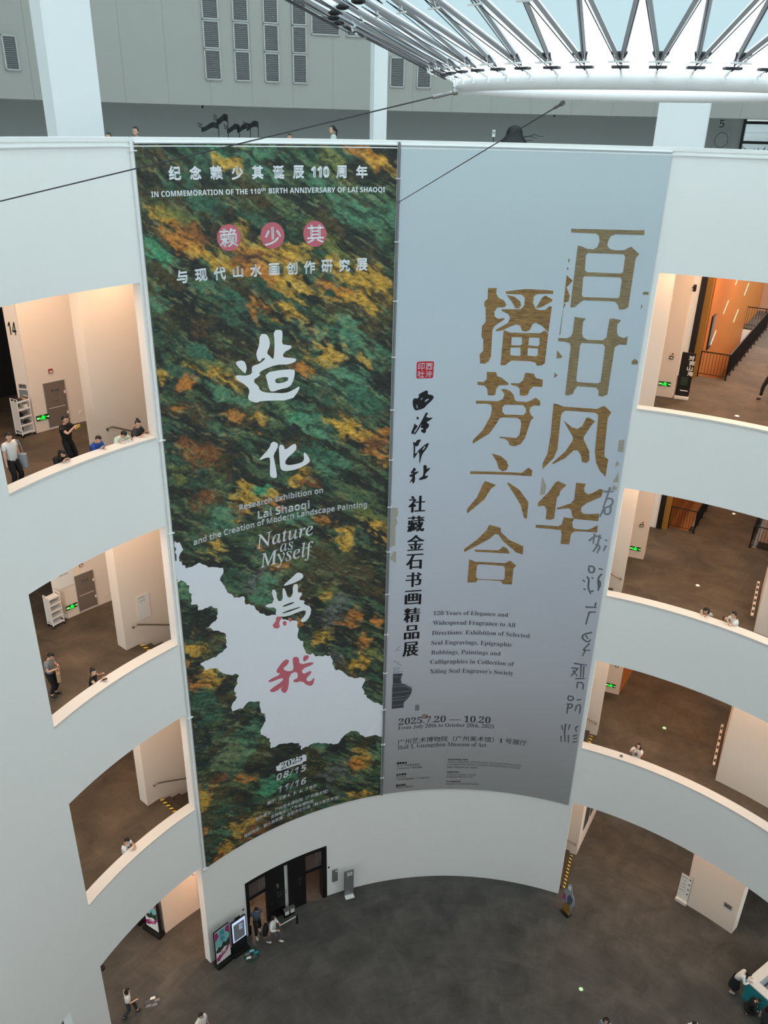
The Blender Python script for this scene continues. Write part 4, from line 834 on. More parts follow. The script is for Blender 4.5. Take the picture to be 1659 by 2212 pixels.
wstrokes('vase_bands', vz, M['sealgrey'], [[(108, 310), (180, 305)], [(103, 372), (205, 364), (240, 385)], [(103, 392), (205, 382), (250, 405)], [(103, 440), (200, 430), (255, 420)], [(100, 480), (200, 470), (240, 455)], [(100, 500), (200, 495), (228, 475)], [(100, 545), (195, 535)]], ZG, 0.03, 0.007)
wstrokes('vase_twigs', vz, M['inkgrey'], [[(112, 275), (190, 265)], [(110, 240), (150, 235), (170, 245)], [(115, 270), (130, 245), (160, 265)], [(140, 200), (180, 215)], [(110, 185), (165, 190)], [(165, 60), (135, 90), (165, 95)], [(120, 105), (140, 90)], [(255, 385), (262, 430)]], ZG, 0.018, 0.005)
wshape('faint_stamp', BRt, mat('faint_rose_print', (150, 118, 118), 0.8), [[(345, 615), (392, 612), (390, 648), (348, 650)]], ZG, 0, 0.004)
wshape('faint_stamp', BRt, mat('faint_grey_print', (124, 122, 122), 0.8), [[(290, 535), (323, 535), (323, 583), (288, 585)]], ZG, 0, 0.004)
# rails and ties of the banners
for o_, a0, a1 in ((BL, LA0, LA1), (BRt, RA0, RA1)):
    bm = bmesh.new(); tube(bm, [P(a0 + (a1 - a0) * s / 30, RB - 0.01, ZTOP + 0.02) for s in range(31)], 0.028, 8); finish(bm, 'top_rail', M['whitesteel'], o_)
t = empty('banner_pole', P(-14.45, RB - 0.03, ZBOT)); tag(t, 'thin grey steel pole up the seam between the two banners', 'pole')
finish(T([(0, 0, 0), (0, 0, ZTOP - ZBOT + 0.1)], 0.035, 10), 'pipe', M['greysteel'], t)
for s in range(14):
    c = Vector((0, 0, 1.0 + s * 1.85)); bm = bmesh.new(); box(bm, c, (0.16, 0.1, 0.025), Matrix.Rotation(-R(-14.45), 3, 'Z')); finish(bm, 'tie', M['white'], t)
t = empty('banner_pole', P(-47.95, RB, ZBOT - 0.1)); tag(t, 'white steel pole along the left edge of the landscape banner', 'pole')
finish(T([(0, 0, 0), (0, 0, ZTOP - ZBOT + 0.25)], 0.05, 12), 'pipe', M['whitesteel'], t, 60)
for z in (0.15, 7.6, 14.9, 18.0, 25.9):
    bm = bmesh.new(); box(bm, (0.03, -0.02, z), (0.2, 0.08, 0.03), Matrix.Rotation(R(47.95), 3, 'Z')); finish(bm, 'tie', M['whitesteel'], t)

# ------------------------------------------------------------------ ground floor: exhibition doors
def wall_thing(name, a, r, z, label, cat, group=None):    # an object on a ring wall: local x right, y into the wall, z up
    t = empty(name, P(a, r, z), face_rz(a)); tag(t, label, cat, group); return t
UX, UZ, UY = Vector((1, 0, 0)), Vector((0, 0, 1)), Vector((0, 1, 0))
dr = empty('exhibition_door', P(-32.7, 14.1, 0)); tag(dr, 'black exhibition entrance with two open bays and tall dark sliding doors', 'door')
def dpart(name, m, pieces, parent=None):
    bm = bmesh.new()
    for a0, a1, r0, r1, z0, z1 in pieces: shell(bm, a0, a1, r0, r1, z0, z1)
    o = finish(bm, name, m, parent or dr)
    if parent is None: o.location = -dr.location; o.location.z = 0
    return o
dpart('door_frame', M['black'], [(-40.65, -40.05, 13.96, RO, 0, 3.17), (-25.6, -24.75, 13.96, RO, 0, 3.17), (-40.65, -24.75, 13.98, RO, 3.0, 3.17), (-40.65, -36.6, 14.0, 14.2, 2.02, 2.14), (-28.8, -24.75, 14.0, 14.2, 1.9, 2.02)])
dl = dpart('door_leaf', M['black'], [(-36.6, -32.95, 14.02, 14.14, 0.02, 3.0)])
dl2 = dpart('door_leaf', M['black'], [(-32.2, -28.8, 14.02, 14.14, 0.02, 3.0)])
dpart('white_strip', M['white'], [(-32.95, -32.2, 14.1, 14.2, 0.02, 3.0)])
s1 = dpart('glass_panel', M['umber'], [(-40.05, -36.6, 14.06, 14.1, 2.14, 3.0)])
s2 = dpart('glass_panel', M['umber'], [(-28.8, -25.6, 14.06, 14.1, 2.02, 3.0)])
dpart('inner_wall', M['blackmetal'], [(-28.8, -25.6, 15.6, 15.7, 0, 2.1)])
dpart('inner_panel', M['orange'], [(-40.0, -38.5, 15.4, 15.5, 0, 2.3)]); dpart('inner_post', M['tan'], [(-38.1, -37.8, 15.2, 15.4, 0, 2.3), (-37.5, -37.3, 15.2, 15.4, 0, 2.3)])
def dtext(parent, s, a, z, w_, h_, r, m, name='lettering', bold=0.0):
    o = P(a, r, z); ux = P(a + 90, 1); return flat_text(name, s, parent, m, o, ux, UZ, w_, h_, bold)
for par, a0 in ((s1, -39.2), (s2, -28.0)):
    dtext(par, '西\n泠\n印\n社', a0 + 1.3, 2.25, 0.09, 0.65, 14.05, M['glassfilm']); dtext(par, '百廿\n风华\n播芳\n六合', a0 + 1.85, 2.3, 0.2, 0.6, 14.05, M['glassfilm'])
dtext(dl, sans('1'), -34.7, 1.82, None, 0.26, 14.01, M['grey']); dtext(dl, '展厅\n百廿风华\n播芳六合', -34.6, 1.25, 0.5, 0.36, 14.01, M['inkmid']); dtext(dl, '出口', -36.0, 1.0, 0.14, 0.1, 14.01, M['inkmid'])
dtext(dl2, sans('EXIT'), -30.2, 1.35, 0.1, 0.2, 14.01, M['inkmid']); dtext(dl2, '出口', -30.2, 1.7, 0.14, 0.12, 14.01, M['grey'])

t = wall_thing('ticket_gate', -32.6, 13.86, 0, 'small steel ticket gate standing before the white strip of the black doors', 'gate')
finish(B((0, 0, 0.22), (0.5, 0.14, 0.44), 0.02), 'body', M['blackmetal'], t); finish(B((0, 0, 0.45), (0.54, 0.18, 0.04), 0.01), 'top_plate', M['steel'], t)
for x in (-0.13, 0.13): finish(B((x, -0.08, 0.28), (0.2, 0.03, 0.2), 0.01), 'front_plate', M['white'], t)
t = wall_thing('barrier_bar', -33.6, 13.3, 0, 'low grey barrier with a swing arm in front of the black doors', 'barrier')
finish(T([(0.35, 0, 0), (0.35, 0, 0.5)], 0.045, 10), 'post', M['blackmetal'], t); finish(T([(0.35, 0, 0.47), (-0.5, 0, 0.42)], 0.02, 8), 'arm', M['white'], t)
t = wall_thing('sensor', -24.3, RA - 0.012, 1.8, 'small black sensor on the white wall right of the black doors', 'sensor'); finish(B((0, 0, 0), (0.07, 0.03, 0.09), 0.01), 'case', M['black'], t)
t = wall_thing('sensor', -41.3, RA - 0.012, 1.75, 'small black sensor on the white wall left of the black doors', 'sensor'); finish(B((0, 0, 0), (0.07, 0.03, 0.09), 0.01), 'case', M['black'], t)
t = wall_thing('wall_cabinet', -23.15, RA - 0.02, 0.82, 'narrow grey cabinet set in the white wall beside the black doors', 'cabinet')
finish(B((0, 0, 0.36), (0.26, 0.05, 0.74), 0.008), 'door', M['greysteel'], t); finish(B((0.06, -0.03, 0.64), (0.08, 0.01, 0.1)), 'notice', M['white'], t)
t = wall_thing('sign_stand', -20.8, 13.62, 0, 'tall grey sign stand with white characters on the dark hall floor', 'sign')
finish(B((0, 0, 0.03), (0.42, 0.32, 0.05), 0.01), 'foot', M['white'], t); pn = finish(B((0, 0.06, 0.83), (0.42, 0.06, 1.5), 0.012), 'panel', M['greysteel'], t); finish(B((0, 0.06, 0.83), (0.45, 0.03, 1.54), 0.006), 'frame', M['steel'], t)
flat_text('lettering', '存包\n须知', pn, M['white'], Vector((-0.1, 0.025, 1.28)), UX, UZ, 0.26, 0.24, 0.006)

def poster_stand(name, a, r, wd, ht, label, rz=None, kind='poster', base=0.16):
    t = empty(name, P(a, r, 0), face_rz(a) if rz is None else rz); tag(t, label, 'poster stand' if kind != 'screen' else 'screen')
    finish(B((0, 0.02, base / 2), (wd + 0.05, 0.34, base), 0.01), 'base', M['blackmetal'], t)
    finish(B((0, 0.03, base + ht / 2), (wd, 0.07, ht), 0.008), 'case', M['black'], t)
    return t
def poster_print(t, wd, ht, z0, y=-0.008):
    def f(name, pts, m, lift=0.0):
        bm = bmesh.new(); bm.faces.new([bm.verts.new((x * wd, y - lift, z0 + z * ht)) for x, z in pts]); return finish(bm, name, m, pn)
    pn = finish(B((0, y + 0.001, z0 + ht / 2), (wd * 0.94, 0.004, ht * 0.97)), 'print', M['white'], t)
    f('sky_tint', [(-0.46, 0.5), (0.46, 0.5), (0.46, 0.97), (-0.46, 0.97)], M['cyanprint'], 0.003)
    f('corner_tint', [(-0.46, 0.7), (-0.2, 0.82), (-0.3, 0.97), (-0.46, 0.97)], M['magenta'], 0.004); f('corner_tint', [(0.46, 0.72), (0.2, 0.85), (0.3, 0.97), (0.46, 0.97)], M['magenta'], 0.004)
    f('hill', [(-0.46, 0.42), (-0.3, 0.5), (-0.1, 0.47), (0.05, 0.58), (0.2, 0.5), (0.46, 0.6), (0.46, 0.34), (0.1, 0.4), (-0.2, 0.32), (-0.46, 0.36)], M['dgreen'], 0.005)
    f('ribbon', [(-0.46, 0.2), (-0.1, 0.3), (0.1, 0.28), (0.42, 0.42), (0.46, 0.38), (0.25, 0.22), (-0.1, 0.16), (-0.3, 0.08), (-0.46, 0.1)], M['magenta'], 0.006)
    flat_text('lettering', '风\n华', pn, M['teal'], Vector((-0.14 * wd, y - 0.007, z0 + 0.6 * ht)), UX, UZ, 0.3 * wd, 0.34 * ht, 0.01)
    flat_text('lettering', '美术馆', pn, M['letter'], Vector((-0.2 * wd, y - 0.008, z0 + 0.22 * ht)), UX, UZ, 0.4 * wd, 0.07 * ht)
t = poster_stand('poster_stand', -46.8, 13.62, 0.74, 1.95, 'colourful poster stand with a magenta ribbon at the end of the white wall'); poster_print(t, 0.74, 1.95, 0.18)
t = poster_stand('display_screen', -43.45, 13.56, 0.70, 1.85, 'lit upright display screen between the colourful poster and the black doors', kind='screen')
sc_ = finish(B((0, -0.008, 1.38), (0.64, 0.006, 1.18)), 'screen', M['screen'], t); finish(B((0, -0.013, 1.33), (0.52, 0.004, 0.96)), 'picture', M['screengrey'], sc_)
flat_text('lettering', '西泠\n印社', sc_, M['screen'], Vector((0.0, -0.018, 1.35)), UX, UZ, 0.18, 0.36); finish(B((-0.02, 0.03, 2.06), (0.26, 0.06, 0.12), 0.01), 'camera_box', M['black'], t)
d_ = math.atan2(10.32 - 11.04, -12.85 + 14.06)
t = poster_stand('poster_stand', -51.5, 17.25, 1.0, 2.05, 'colourful poster stand at the end of the inner wall under the left gallery', rz=d_ + 0.0); t.location = (-12.85 - 0.42, 10.50 + 0.18, 0); poster_print(t, 0.78, 1.95, 0.18); tp = t
t = poster_stand('poster_stand', -51.7, 17.9, 1.0, 2.05, 'dark blue poster stand half hidden behind the colourful one under the gallery', rz=d_); t.location = (-12.85 - 1.45, 10.50 + 0.80, 0)
finish(B((0, -0.008, 1.2), (0.9, 0.006, 1.9)), 'print', mat('night_blue_print', (32, 40, 62), 0.6), t)

# ------------------------------------------------------------------ wall signs and devices
def exit_sign(a, r, z, label):
    t = wall_thing('exit_sign', a, r - 0.02, z, label, 'exit sign', 'green running man exit signs')
    finish(B((0, 0, 0), (0.46, 0.035, 0.17), 0.006), 'case', M['greenbox'], t)
    bm = bmesh.new(); yy = -0.021
    box(bm, (0, yy, 0.0), (0.10, 0.006, 0.10)); ball(bm, (0.01, yy, 0.065), (0.022, 0.006, 0.022)); box(bm, (-0.05, yy, -0.045), (0.09, 0.006, 0.03)); box(bm, (0.05, yy, -0.05), (0.05, 0.006, 0.05)); box(bm, (0.07, yy, 0.02), (0.06, 0.006, 0.024))
    finish(bm, 'running_figure', M['green_on'], t)
    bm = bmesh.new(); box(bm, (0.165, yy, 0), (0.07, 0.006, 0.024)); bm.faces.new([bm.verts.new(p) for p in ((0.195, yy - 0.004, 0.045), (0.195, yy - 0.004, -0.045), (0.222, yy - 0.004, 0))]); finish(bm, 'arrow', M['sign_glow'], t)
    flat_text('lettering', '出口', t, M['sign_glow'], Vector((-0.215, yy - 0.002, -0.035)), UX, UZ, 0.12, 0.07, 0.003)
exit_sign(-50.17, R3, 22.79, 'green exit sign low on the wall block of the upper left gallery')
exit_sign(-50.44, R3, 15.32, 'green exit sign low on the wall block of the middle left gallery')
exit_sign(22.03, R3, 22.83, 'green exit sign beside the black poster in the upper right gallery')
exit_sign(21.95, R3, 15.33, 'green exit sign low on the wall of the middle right gallery')
exit_sign(21.88, R3, 7.88, 'green exit sign on the wall of the lowest right gallery')
def fire_door(z, label):
    t = wall_thing('fire_cabinet', -48.55, R3 - 0.015, z, label, 'fire cabinet', 'taupe fire hydrant doors')
    finish(B((0, 0, 0.78), (0.69, 0.03, 1.5), 0.004), 'door', M['firedoor'], t)
    bm = bmesh.new(); box(bm, (0, 0, 1.55), (0.75, 0.045, 0.03)); box(bm, (-0.36, 0, 0.78), (0.03, 0.045, 1.55)); box(bm, (0.36, 0, 0.78), (0.03, 0.045, 1.55)); finish(bm, 'frame', M['greysteel'], t)
    finish(B((0, -0.018, 0.68), (0.6, 0.006, 0.014)), 'joint', M['white'], t)
    for hz in (0.42, 1.15): finish(B((0.34, -0.03, hz), (0.06, 0.04, 0.1), 0.008), 'hinge', M['sill'], t)
    flat_text('lettering', '消火栓', t, M['inkmid'], Vector((-0.14, -0.019, 1.22)), UX, UZ, 0.28, 0.10, 0.003); flat_text('lettering', sans('119', False), t, M['inkmid'], Vector((-0.06, -0.019, 1.1)), UX, UZ, 0.13, 0.06)
    flat_text('lettering', '火警', t, M['inkmid'], Vector((-0.06, -0.019, 0.86)), UX, UZ, 0.15, 0.05)
fire_door(FLZ[3] + 0.06, 'taupe fire hydrant door in the wall block of the upper left gallery')
fire_door(FLZ[2] + 0.06, 'taupe fire hydrant door in the wall block of the middle left gallery')
for k, q in ((3, 'upper'), (2, 'middle')):
    t = wall_thing('alarm_box', -48.65, R3 - 0.015, FLZ[k] + 2.0, 'small red alarm box above the fire door of the %s left gallery' % q, 'alarm'); finish(B((0, 0, 0), (0.15, 0.04, 0.15), 0.01), 'case', M['alarmred'], t); finish(B((0, -0.022, -0.02), (0.09, 0.01, 0.05)), 'lamp', M['white'], t)
    t = wall_thing('wall_socket', -46.25, R3 - 0.008, FLZ[k] + 0.36, 'small square socket plate at the right end of the %s left wall block' % q, 'socket'); finish(B((0, 0, 0), (0.1, 0.02, 0.1), 0.004), 'plate', M['cream'], t); finish(B((0, -0.011, 0), (0.04, 0.004, 0.04)), 'face', M['white'], t)
for k, q in ((3, 'upper'), (2, 'middle'), (1, 'lowest')):
    t = wall_thing('call_box', 22.25, R3 - 0.02, FLZ[k] + 1.62, 'small dark call box above the exit sign of the %s right gallery' % q, 'alarm', 'call boxes above exit signs'); finish(B((0, 0, 0), (0.16, 0.05, 0.13), 0.008), 'case', M['step'], t); finish(B((0, -0.028, 0), (0.1, 0.01, 0.05)), 'plate', M['white'], t); finish(B((0.03, 0, 0.15), (0.06, 0.04, 0.06), 0.01), 'lamp', M['alarmred'], t)
# the number on the splayed end of the upper block
e0, e1_ = Vector((*BLK[1], 0)), Vector((*BLK[0], 0)); ed = (e1_ - e0).normalized(); en = Vector((ed.y, -ed.x, 0))
rz = math.atan2(ed.y, ed.x)
t = empty('room_number', (e0.x + en.x * 0.006, e0.y + en.y * 0.006, 25.62), rz); tag(t, 'black number 14 on the end of the upper left wall block', 'number')
flat_text('lettering', sans('14'), t, M['ink'], Vector((0.08, 0, 0)), UX, UZ, 0.27, 0.42)
t = empty('notice', (e0.x + en.x * 0.012, e0.y + en.y * 0.012, 23.45), rz); tag(t, 'small grey notice under the number 14 above the white trolley', 'notice')
finish(B((0.23, 0, 0.17), (0.30, 0.012, 0.34)), 'board', M['greysteel'], t); flat_text('lettering', '须知', t, M['inkgrey'], Vector((0.1, -0.008, 0.4)), UX, UZ, 0.26, 0.14, 0.006)
t = wall_thing('wall_notice', -47.2, R2 - 0.012, FLZ[2] + 0.98, 'pale grey notice board above the handrail of the middle left gallery', 'notice')
finish(B((0, 0, 0.48), (0.5, 0.015, 0.98)), 'board', M['column'], t)
for q, s in enumerate(('观众服务', '二层平面')): flat_text('lettering', s, t, M['inkmid'], Vector((-0.18, -0.009, 0.84 - 0.14 * q)), UX, UZ, 0.26, 0.06)
t = wall_thing('wall_notice', -50.55, R3 - 0.012, FLZ[2] + 1.35, 'pale notice board above the exit sign of the middle left gallery', 'notice')
finish(B((0, 0, 0.45), (0.62, 0.015, 0.92)), 'board', M['column'], t)
for q, s in enumerate(('参观路线', '展厅导览', '服务设施')): flat_text('lettering', s, t, M['inkmid'], Vector((-0.24, -0.009, 0.8 - 0.15 * q)), UX, UZ, 0.34, 0.07)

# ------------------------------------------------------------------ handrails
def handrail(pts, label):
    p0 = P(*pts[0]); t = empty('handrail', p0); tag(t, label, 'handrail')
    w3 = [P(*p) - p0 for p in pts]; finish(T(w3, 0.026, 10), 'rail', M['steel'], t)
    for a, r, z in (pts[1], pts[-2]): bm = bmesh.new(); tube(bm, [P(a, r, z) - p0, P(a, r + 0.03, z - 0.09) - p0, P(a, R2 + 0.005, z - 0.09) - p0], 0.014, 8); finish(bm, 'bracket', M['blackmetal'], t)
def lrail(k, q):
    z = FLZ[k] + 0.9; pts = [(-49.0, R2 - 0.02, z - 0.06), (-48.95, R2 - 0.09, z - 0.02), (-48.5, R2 - 0.09, z)] + [(-48.5 + s, R2 - 0.09, z - 0.135 * s) for s in range(1, 12)]
    handrail(pts, 'steel handrail beside the stairs of the %s left gallery' % q)
lrail(3, 'upper'); lrail(2, 'middle'); lrail(1, 'lowest')
def rrail(k, q):
    z = FLZ[k] + 0.72; pts = [(21.3, R2 - 0.02, z - 0.02), (21.28, R2 - 0.09, z), (20.9, R2 - 0.09, z + 0.04)] + [(20.9 - s, R2 - 0.09, z + 0.04 + 0.11 * s) for s in range(1, 8)]
    handrail(pts, 'steel handrail on the inner wall of the %s right gallery' % q)
rrail(2, 'middle'); rrail(1, 'lowest'); rrail(0, 'ground floor')

# ------------------------------------------------------------------ railings round the escalator wells
def railing(name, pts, z, label):
    p0 = Vector((pts[0][0], pts[0][1], z)); t = empty(name, p0); tag(t, label, 'railing', 'black railings')
    posts = bmesh.new(); bars = []; 
    for a, b in zip(pts, pts[1:]):
        a = Vector((*a, z)) - p0; b = Vector((*b, z)) - p0; d = b - a; L = d.length; u = d.normalized()
        finish(T([a + UZ * 1.1, b + UZ * 1.1], 0.028, 8), 'top_rail', M['blackmetal'], t); finish(T([a + UZ * 0.14, b + UZ * 0.14], 0.016, 6), 'bottom_rail', M['blackmetal'], t)
        n = max(1, round(L / 1.0))
        for s in range(n + 1):
            bm = bmesh.new(); tube(bm, [a + d * s / n, a + d * s / n + UZ * 1.1], 0.024, 8); box(bm, a + d * s / n + UZ * 0.01, (0.09, 0.09, 0.02)); finish(bm, 'post', M['blackmetal'], t)
        m_ = int(L / 0.125); bm = bmesh.new()
        for s in range(1, m_):
            tube(bm, [a + d * s / m_ + UZ * 0.14, a + d * s / m_ + UZ * 1.09], 0.009, 5)
        o = finish(bm, 'balusters', M['blackmetal'], t); o['kind'] = 'stuff'
    # stone kerb round the well
for k, q in ((3, 'upper'), (2, 'middle')):
    c0, c1, c2, c3 = [Vector(v) for v in V1]
    railing('railing', [tuple(c0 - VN * 0.02 - VD * 0.08), tuple(c1 + VN * 0.08 - VD * 0.08), tuple(c2 + VN * 0.08)], FLZ[k], 'black railing round the %s right well beside the orange wall' % q)
    c0, c1, c2, c3 = [Vector(v) for v in V2]
    railing('railing', [tuple(c3 - VN * 0.08), tuple(c0 - VN * 0.08 - VD * 0.08), tuple(c1 + VN * 0.3 - VD * 0.08)], FLZ[k], 'black railing round the second %s right well at the picture edge' % q)
c0, c1, c2, c3 = [Vector(v) for v in V1]
railing('railing', [tuple(c3 + VD * 0.1), tuple(c2 + VD * 0.1 + VN * 0.9)], FLZ[3], 'short black railing at the far end of the upper right well')

# ------------------------------------------------------------------ floor lamps set in the stone, floor stickers
def floor_lamp(x, y, z, label, m, group=None):
    p = at_z(x, y, z); t = empty('floor_light', p); tag(t, label, 'floor light', group)
    bm = bmesh.new(); bmesh.ops.create_cone(bm, cap_ends=True, segments=20, radius1=0.105, radius2=0.1, depth=0.012, matrix=Matrix.Translation((0, 0, 0.006))); finish(bm, 'rim', M['steel'], t)
    bm = bmesh.new(); bmesh.ops.create_cone(bm, cap_ends=True, segments=18, radius1=0.07, radius2=0.065, depth=0.01, matrix=Matrix.Translation((0, 0, 0.016))); finish(bm, 'lens', m, t)
floor_lamp(1592, 899, FLZ[3], 'lit round floor light near the parapet of the upper right gallery', M['amber'])
floor_lamp(1585, 1110, FLZ[2], 'lit round floor light far back in the middle right gallery', M['amber'])
floor_lamp(1507, 1265, FLZ[2], 'lit round floor light near the parapet of the middle right gallery', M['amber'])
floor_lamp(1435, 1573, FLZ[1], 'pale green floor light in the lowest right gallery', M['sign_glow'])
floor_lamp(1255, 2137, 0, 'small green floor light in the dark hall floor', M['sign_glow'])
for x, y, lb in ((543, 2062, 'teal and grey floor sticker in front of the lit screen'), (328, 2165, 'grey floor sticker beside the walking woman at lower left')):
    p = at_z(x, y, 0.004); t = empty('floor_sticker', p, 0.5); tag(t, lb, 'sticker')
    bm = bmesh.new(); prism(bm, [(0.42 * math.cos(q * PI / 4) * (1 if q % 2 else 0.8), 0.36 * math.sin(q * PI / 4 + 0.1)) for q in range(8)], 0, 0.003); b_ = finish(bm, 'sheet', M['dgreen'] if x > 400 else M['inkgrey'], t)
    for q in range(5):
        bm = bmesh.new(); a = q * 1.26; cx, cy = 0.2 * math.cos(a), 0.16 * math.sin(a); prism(bm, [(cx - 0.12, cy - 0.03), (cx + 0.1, cy - 0.06), (cx + 0.12, cy + 0.05), (cx - 0.05, cy + 0.07)], 0.003, 0.005); finish(bm, 'patch', (M['teal'], M['cyanprint'], M['grey'], M['white'], M['inkmid'])[q] if x > 400 else (M['grey'], M['white'], M['inkmid'], M['grey'], M['sealgrey'])[q], t)

# ------------------------------------------------------------------ trolleys
def trolley(x, y, z, ry, label, full):
    p = at_z(x, y, z); t = empty('book_trolley', p, ry); tag(t, label, 'trolley', 'white book trolleys')
    W, D, H = 0.46, 0.34, 1.32
    for sx in (-W / 2, W / 2):
        finish(T([(sx, -D / 2, 0.06), (sx, -D / 2, H), (sx, D / 2, H), (sx, D / 2, 0.06)], 0.018, 8), 'side_frame', M['whitesteel'], t)
        finish(B((sx, 0, 0.72), (0.012, D - 0.04, 1.0)), 'side_panel', M['cream'], t)
    for s in range(5):
        zz = 0.12 + s * 0.27; bm = bmesh.new(); box(bm, (0, 0, zz), (W, D, 0.02)); box(bm, (0, -D / 2, zz + 0.03), (W, 0.012, 0.05)); finish(bm, 'shelf', M['whitesteel'], t)
    for sx in (-W / 2, W / 2):
        for sy in (-D / 2, D / 2): bm = bmesh.new(); bmesh.ops.create_cone(bm, cap_ends=True, segments=12, radius1=0.045, radius2=0.045, depth=0.03, matrix=Matrix.Translation((sx, sy, 0.046)) @ Matrix.Rotation(PI / 2, 4, 'Y')); finish(bm, 'wheel', M['blackmetal'], t)
    return t, p
t, p = trolley(56, 940, FLZ[3], R(51) + 0.15, 'white trolley with books on its shelves beside the upper left wall block', True)
mr_ = Matrix.Rotation(R(51) + 0.15, 3, 'Z')
for q, (dx, zz, w_, h_, c_) in enumerate(((-0.09, 1.212, 0.16, 0.1, 'inkgrey'), (-0.1, 0.672, 0.05, 0.16, 'ink'), (0.06, 0.672, 0.14, 0.08, 'grey'), (0.1, 0.942, 0.1, 0.14, 'white'), (0.08, 0.402, 0.14, 0.1, 'inkgrey'), (0.1, 1.212, 0.12, 0.06, 'tan'))):
    b_ = finish(B((0, 0, h_ / 2), (w_, 0.2, h_), 0.004), 'book', M[c_]); b_.location = p + mr_ @ Vector((dx, -0.05, zz)); b_.rotation_euler = (0, 0, R(51) + 0.15)
    tag(b_, ('dark flat book on the top shelf of the upper trolley', 'thin black book upright on the middle shelf of the trolley', 'grey folded leaflets on the middle shelf of the trolley', 'white leaflet stack on the second shelf of the trolley', 'dark book on the low shelf of the trolley', 'brown booklet on the top shelf of the trolley')[q], 'book', 'books on the upper trolley')
trolley(122, 1349, FLZ[2], R(51) + 0.1, 'empty white trolley beside the middle left wall block', False)

# ------------------------------------------------------------------ right side objects
_q = azz(at_z(1471, 861, FLZ[3])); t = wall_thing('poster_stand', _q[0], at_z(1471, 861, FLZ[3]).xy.length, FLZ[3], 'black poster stand with white brush characters in the upper right gallery', 'poster stand')
finish(B((0, 0, 0.05), (0.54, 0.3, 0.1), 0.01), 'base', M['white'], t); pn = finish(B((0, 0.05, 0.98), (0.52, 0.05, 1.76), 0.006), 'panel', M['black'], t)
for q, s in enumerate('对弈山海'): flat_text('lettering', s, pn, M['white'], Vector((0.02 + 0.05 * (q % 2), 0.022, 1.58 - 0.21 * q)), UX, UZ, 0.2, 0.18, 0.008)
finish(B((0.0, 0.02, 0.72), (0.26, 0.006, 0.34)), 'picture', M['dgreen'], t); finish(B((0.05, 0.02, 0.33), (0.3, 0.006, 0.04)), 'imprint', M['white'], t)
t = empty('speaker', P(23.1, R3 + 0.12, FLZ[3] + 4.35), face_rz(23.1)); tag(t, 'small black wall speaker high beside the black doorway of the upper gallery', 'speaker'); finish(B((0.1, -0.12, 0), (0.12, 0.16, 0.26), 0.03), 'case', M['black'], t); finish(B((0.03, -0.05, 0), (0.06, 0.05, 0.05)), 'arm', M['black'], t)
p = Vector((10.02, 21.73, 0)); rz = math.atan2(VD.y, VD.x)
for k in (3,):
    t = empty('wall_screen', (p.x + VD.x * 1.0 + VN.x * 0.03, p.y + VD.y * 1.0 + VN.y * 0.03, FLZ[k] + 1.0), rz); tag(t, 'narrow black screen on the orange wall beside the railing', 'screen')
    finish(B((0, 0, 0.75), (0.62, 0.05, 1.5), 0.008), 'case', M['black'], t); finish(B((0, -0.028, 0.8), (0.54, 0.008, 1.3)), 'glass', M['screengrey'], t)
    for q in range(6):
        t = empty('light_slot', (p.x + VD.x * (2.0 + q * 1.9) + VN.x * 0.01, p.y + VD.y * (2.0 + q * 1.9) + VN.y * 0.01, FLZ[k] + 1.3 + (q % 3) * 1.05), rz); tag(t, 'thin slanted line lamp number %s from the railing on the orange wall' % ('one', 'two', 'three', 'four', 'five', 'six')[q], 'lamp', 'slanted line lamps on the orange wall')
        finish(T([(-0.4, 0, -0.25), (0.4, 0, 0.25)], 0.010, 6), 'tube', M['amber'], t); finish(B((0, 0.02, 0), (0.06, 0.03, 0.06)), 'mount', M['ochre'], t)
t = empty('post_lamp', (20.4, 37.3, FLZ[3]), rz); tag(t, 'tall thin pale light column far back in the upper right gallery', 'lamp'); finish(T([(0, 0, 0), (0, 0, 5.4)], 0.06, 8), 'tube', M['amber'], t); finish(B((0, 0, 0.03), (0.3, 0.3, 0.06)), 'foot', M['blackmetal'], t)
for k, q in ((2, 'middle'), (1, 'lowest')):
    c = P(39.4, R2) + Vector((0.45, 0.893, 0)) * 1.75; t = empty('notice_shelf', (c.x - 0.13, c.y + 0.07, FLZ[k] + 0.5), math.atan2(0.893, 0.45)); tag(t, 'pale shelf of dark leaflets along the white wall of the %s right gallery' % q, 'shelf', 'leaflet shelves on the right walls')
    finish(B((0, 0.04, 0.0), (2.9, 0.1, 0.05)), 'board', M['cream'], t)
    for s in range(6): finish(B((-1.2 + s * 0.46, 0.04, 0.05), (0.14, 0.07, 0.05)), 'leaflet_box', M['step'], t)
t = empty('sign_stand', at_z(1471, 1948, 0), R(-42)); tag(t, 'white sign board standing against the left edge of the ground floor wall block', 'sign'); 
pn = finish(B((0, 0, 0.92), (0.5, 0.04, 1.5), 0.006), 'board', M['white'], t); finish(B((0, -0.02, 0.09), (0.52, 0.2, 0.17), 0.008), 'foot', M['sill'], t); finish(B((0, 0.006, 0.92), (0.53, 0.03, 1.53), 0.006), 'frame', M['greysteel'], t)
for q, s in enumerate(('展厅导览', '一号展厅', '二号展厅', '三号展厅', '服务台')): flat_text('lettering', s, pn, M['inkmid'], Vector((-0.2, -0.021, 1.5 - q * 0.2)), UX, UZ, 0.26, 0.08)
for q in range(4): finish(B((0.17, -0.023, 1.54 - q * 0.3), (0.07, 0.004, 0.07)), 'pictogram', M['inkgrey'], pn)
q_ = at_r(1573, 1957, R2); a, z = azz(q_)
t = wall_thing('wall_plate', a, R2 - 0.015, z, 'grey metal plate with slots on the ground floor white wall block', 'plate'); finish(B((0, 0, 0), (0.34, 0.03, 0.24), 0.006), 'plate', M['greysteel'], t)
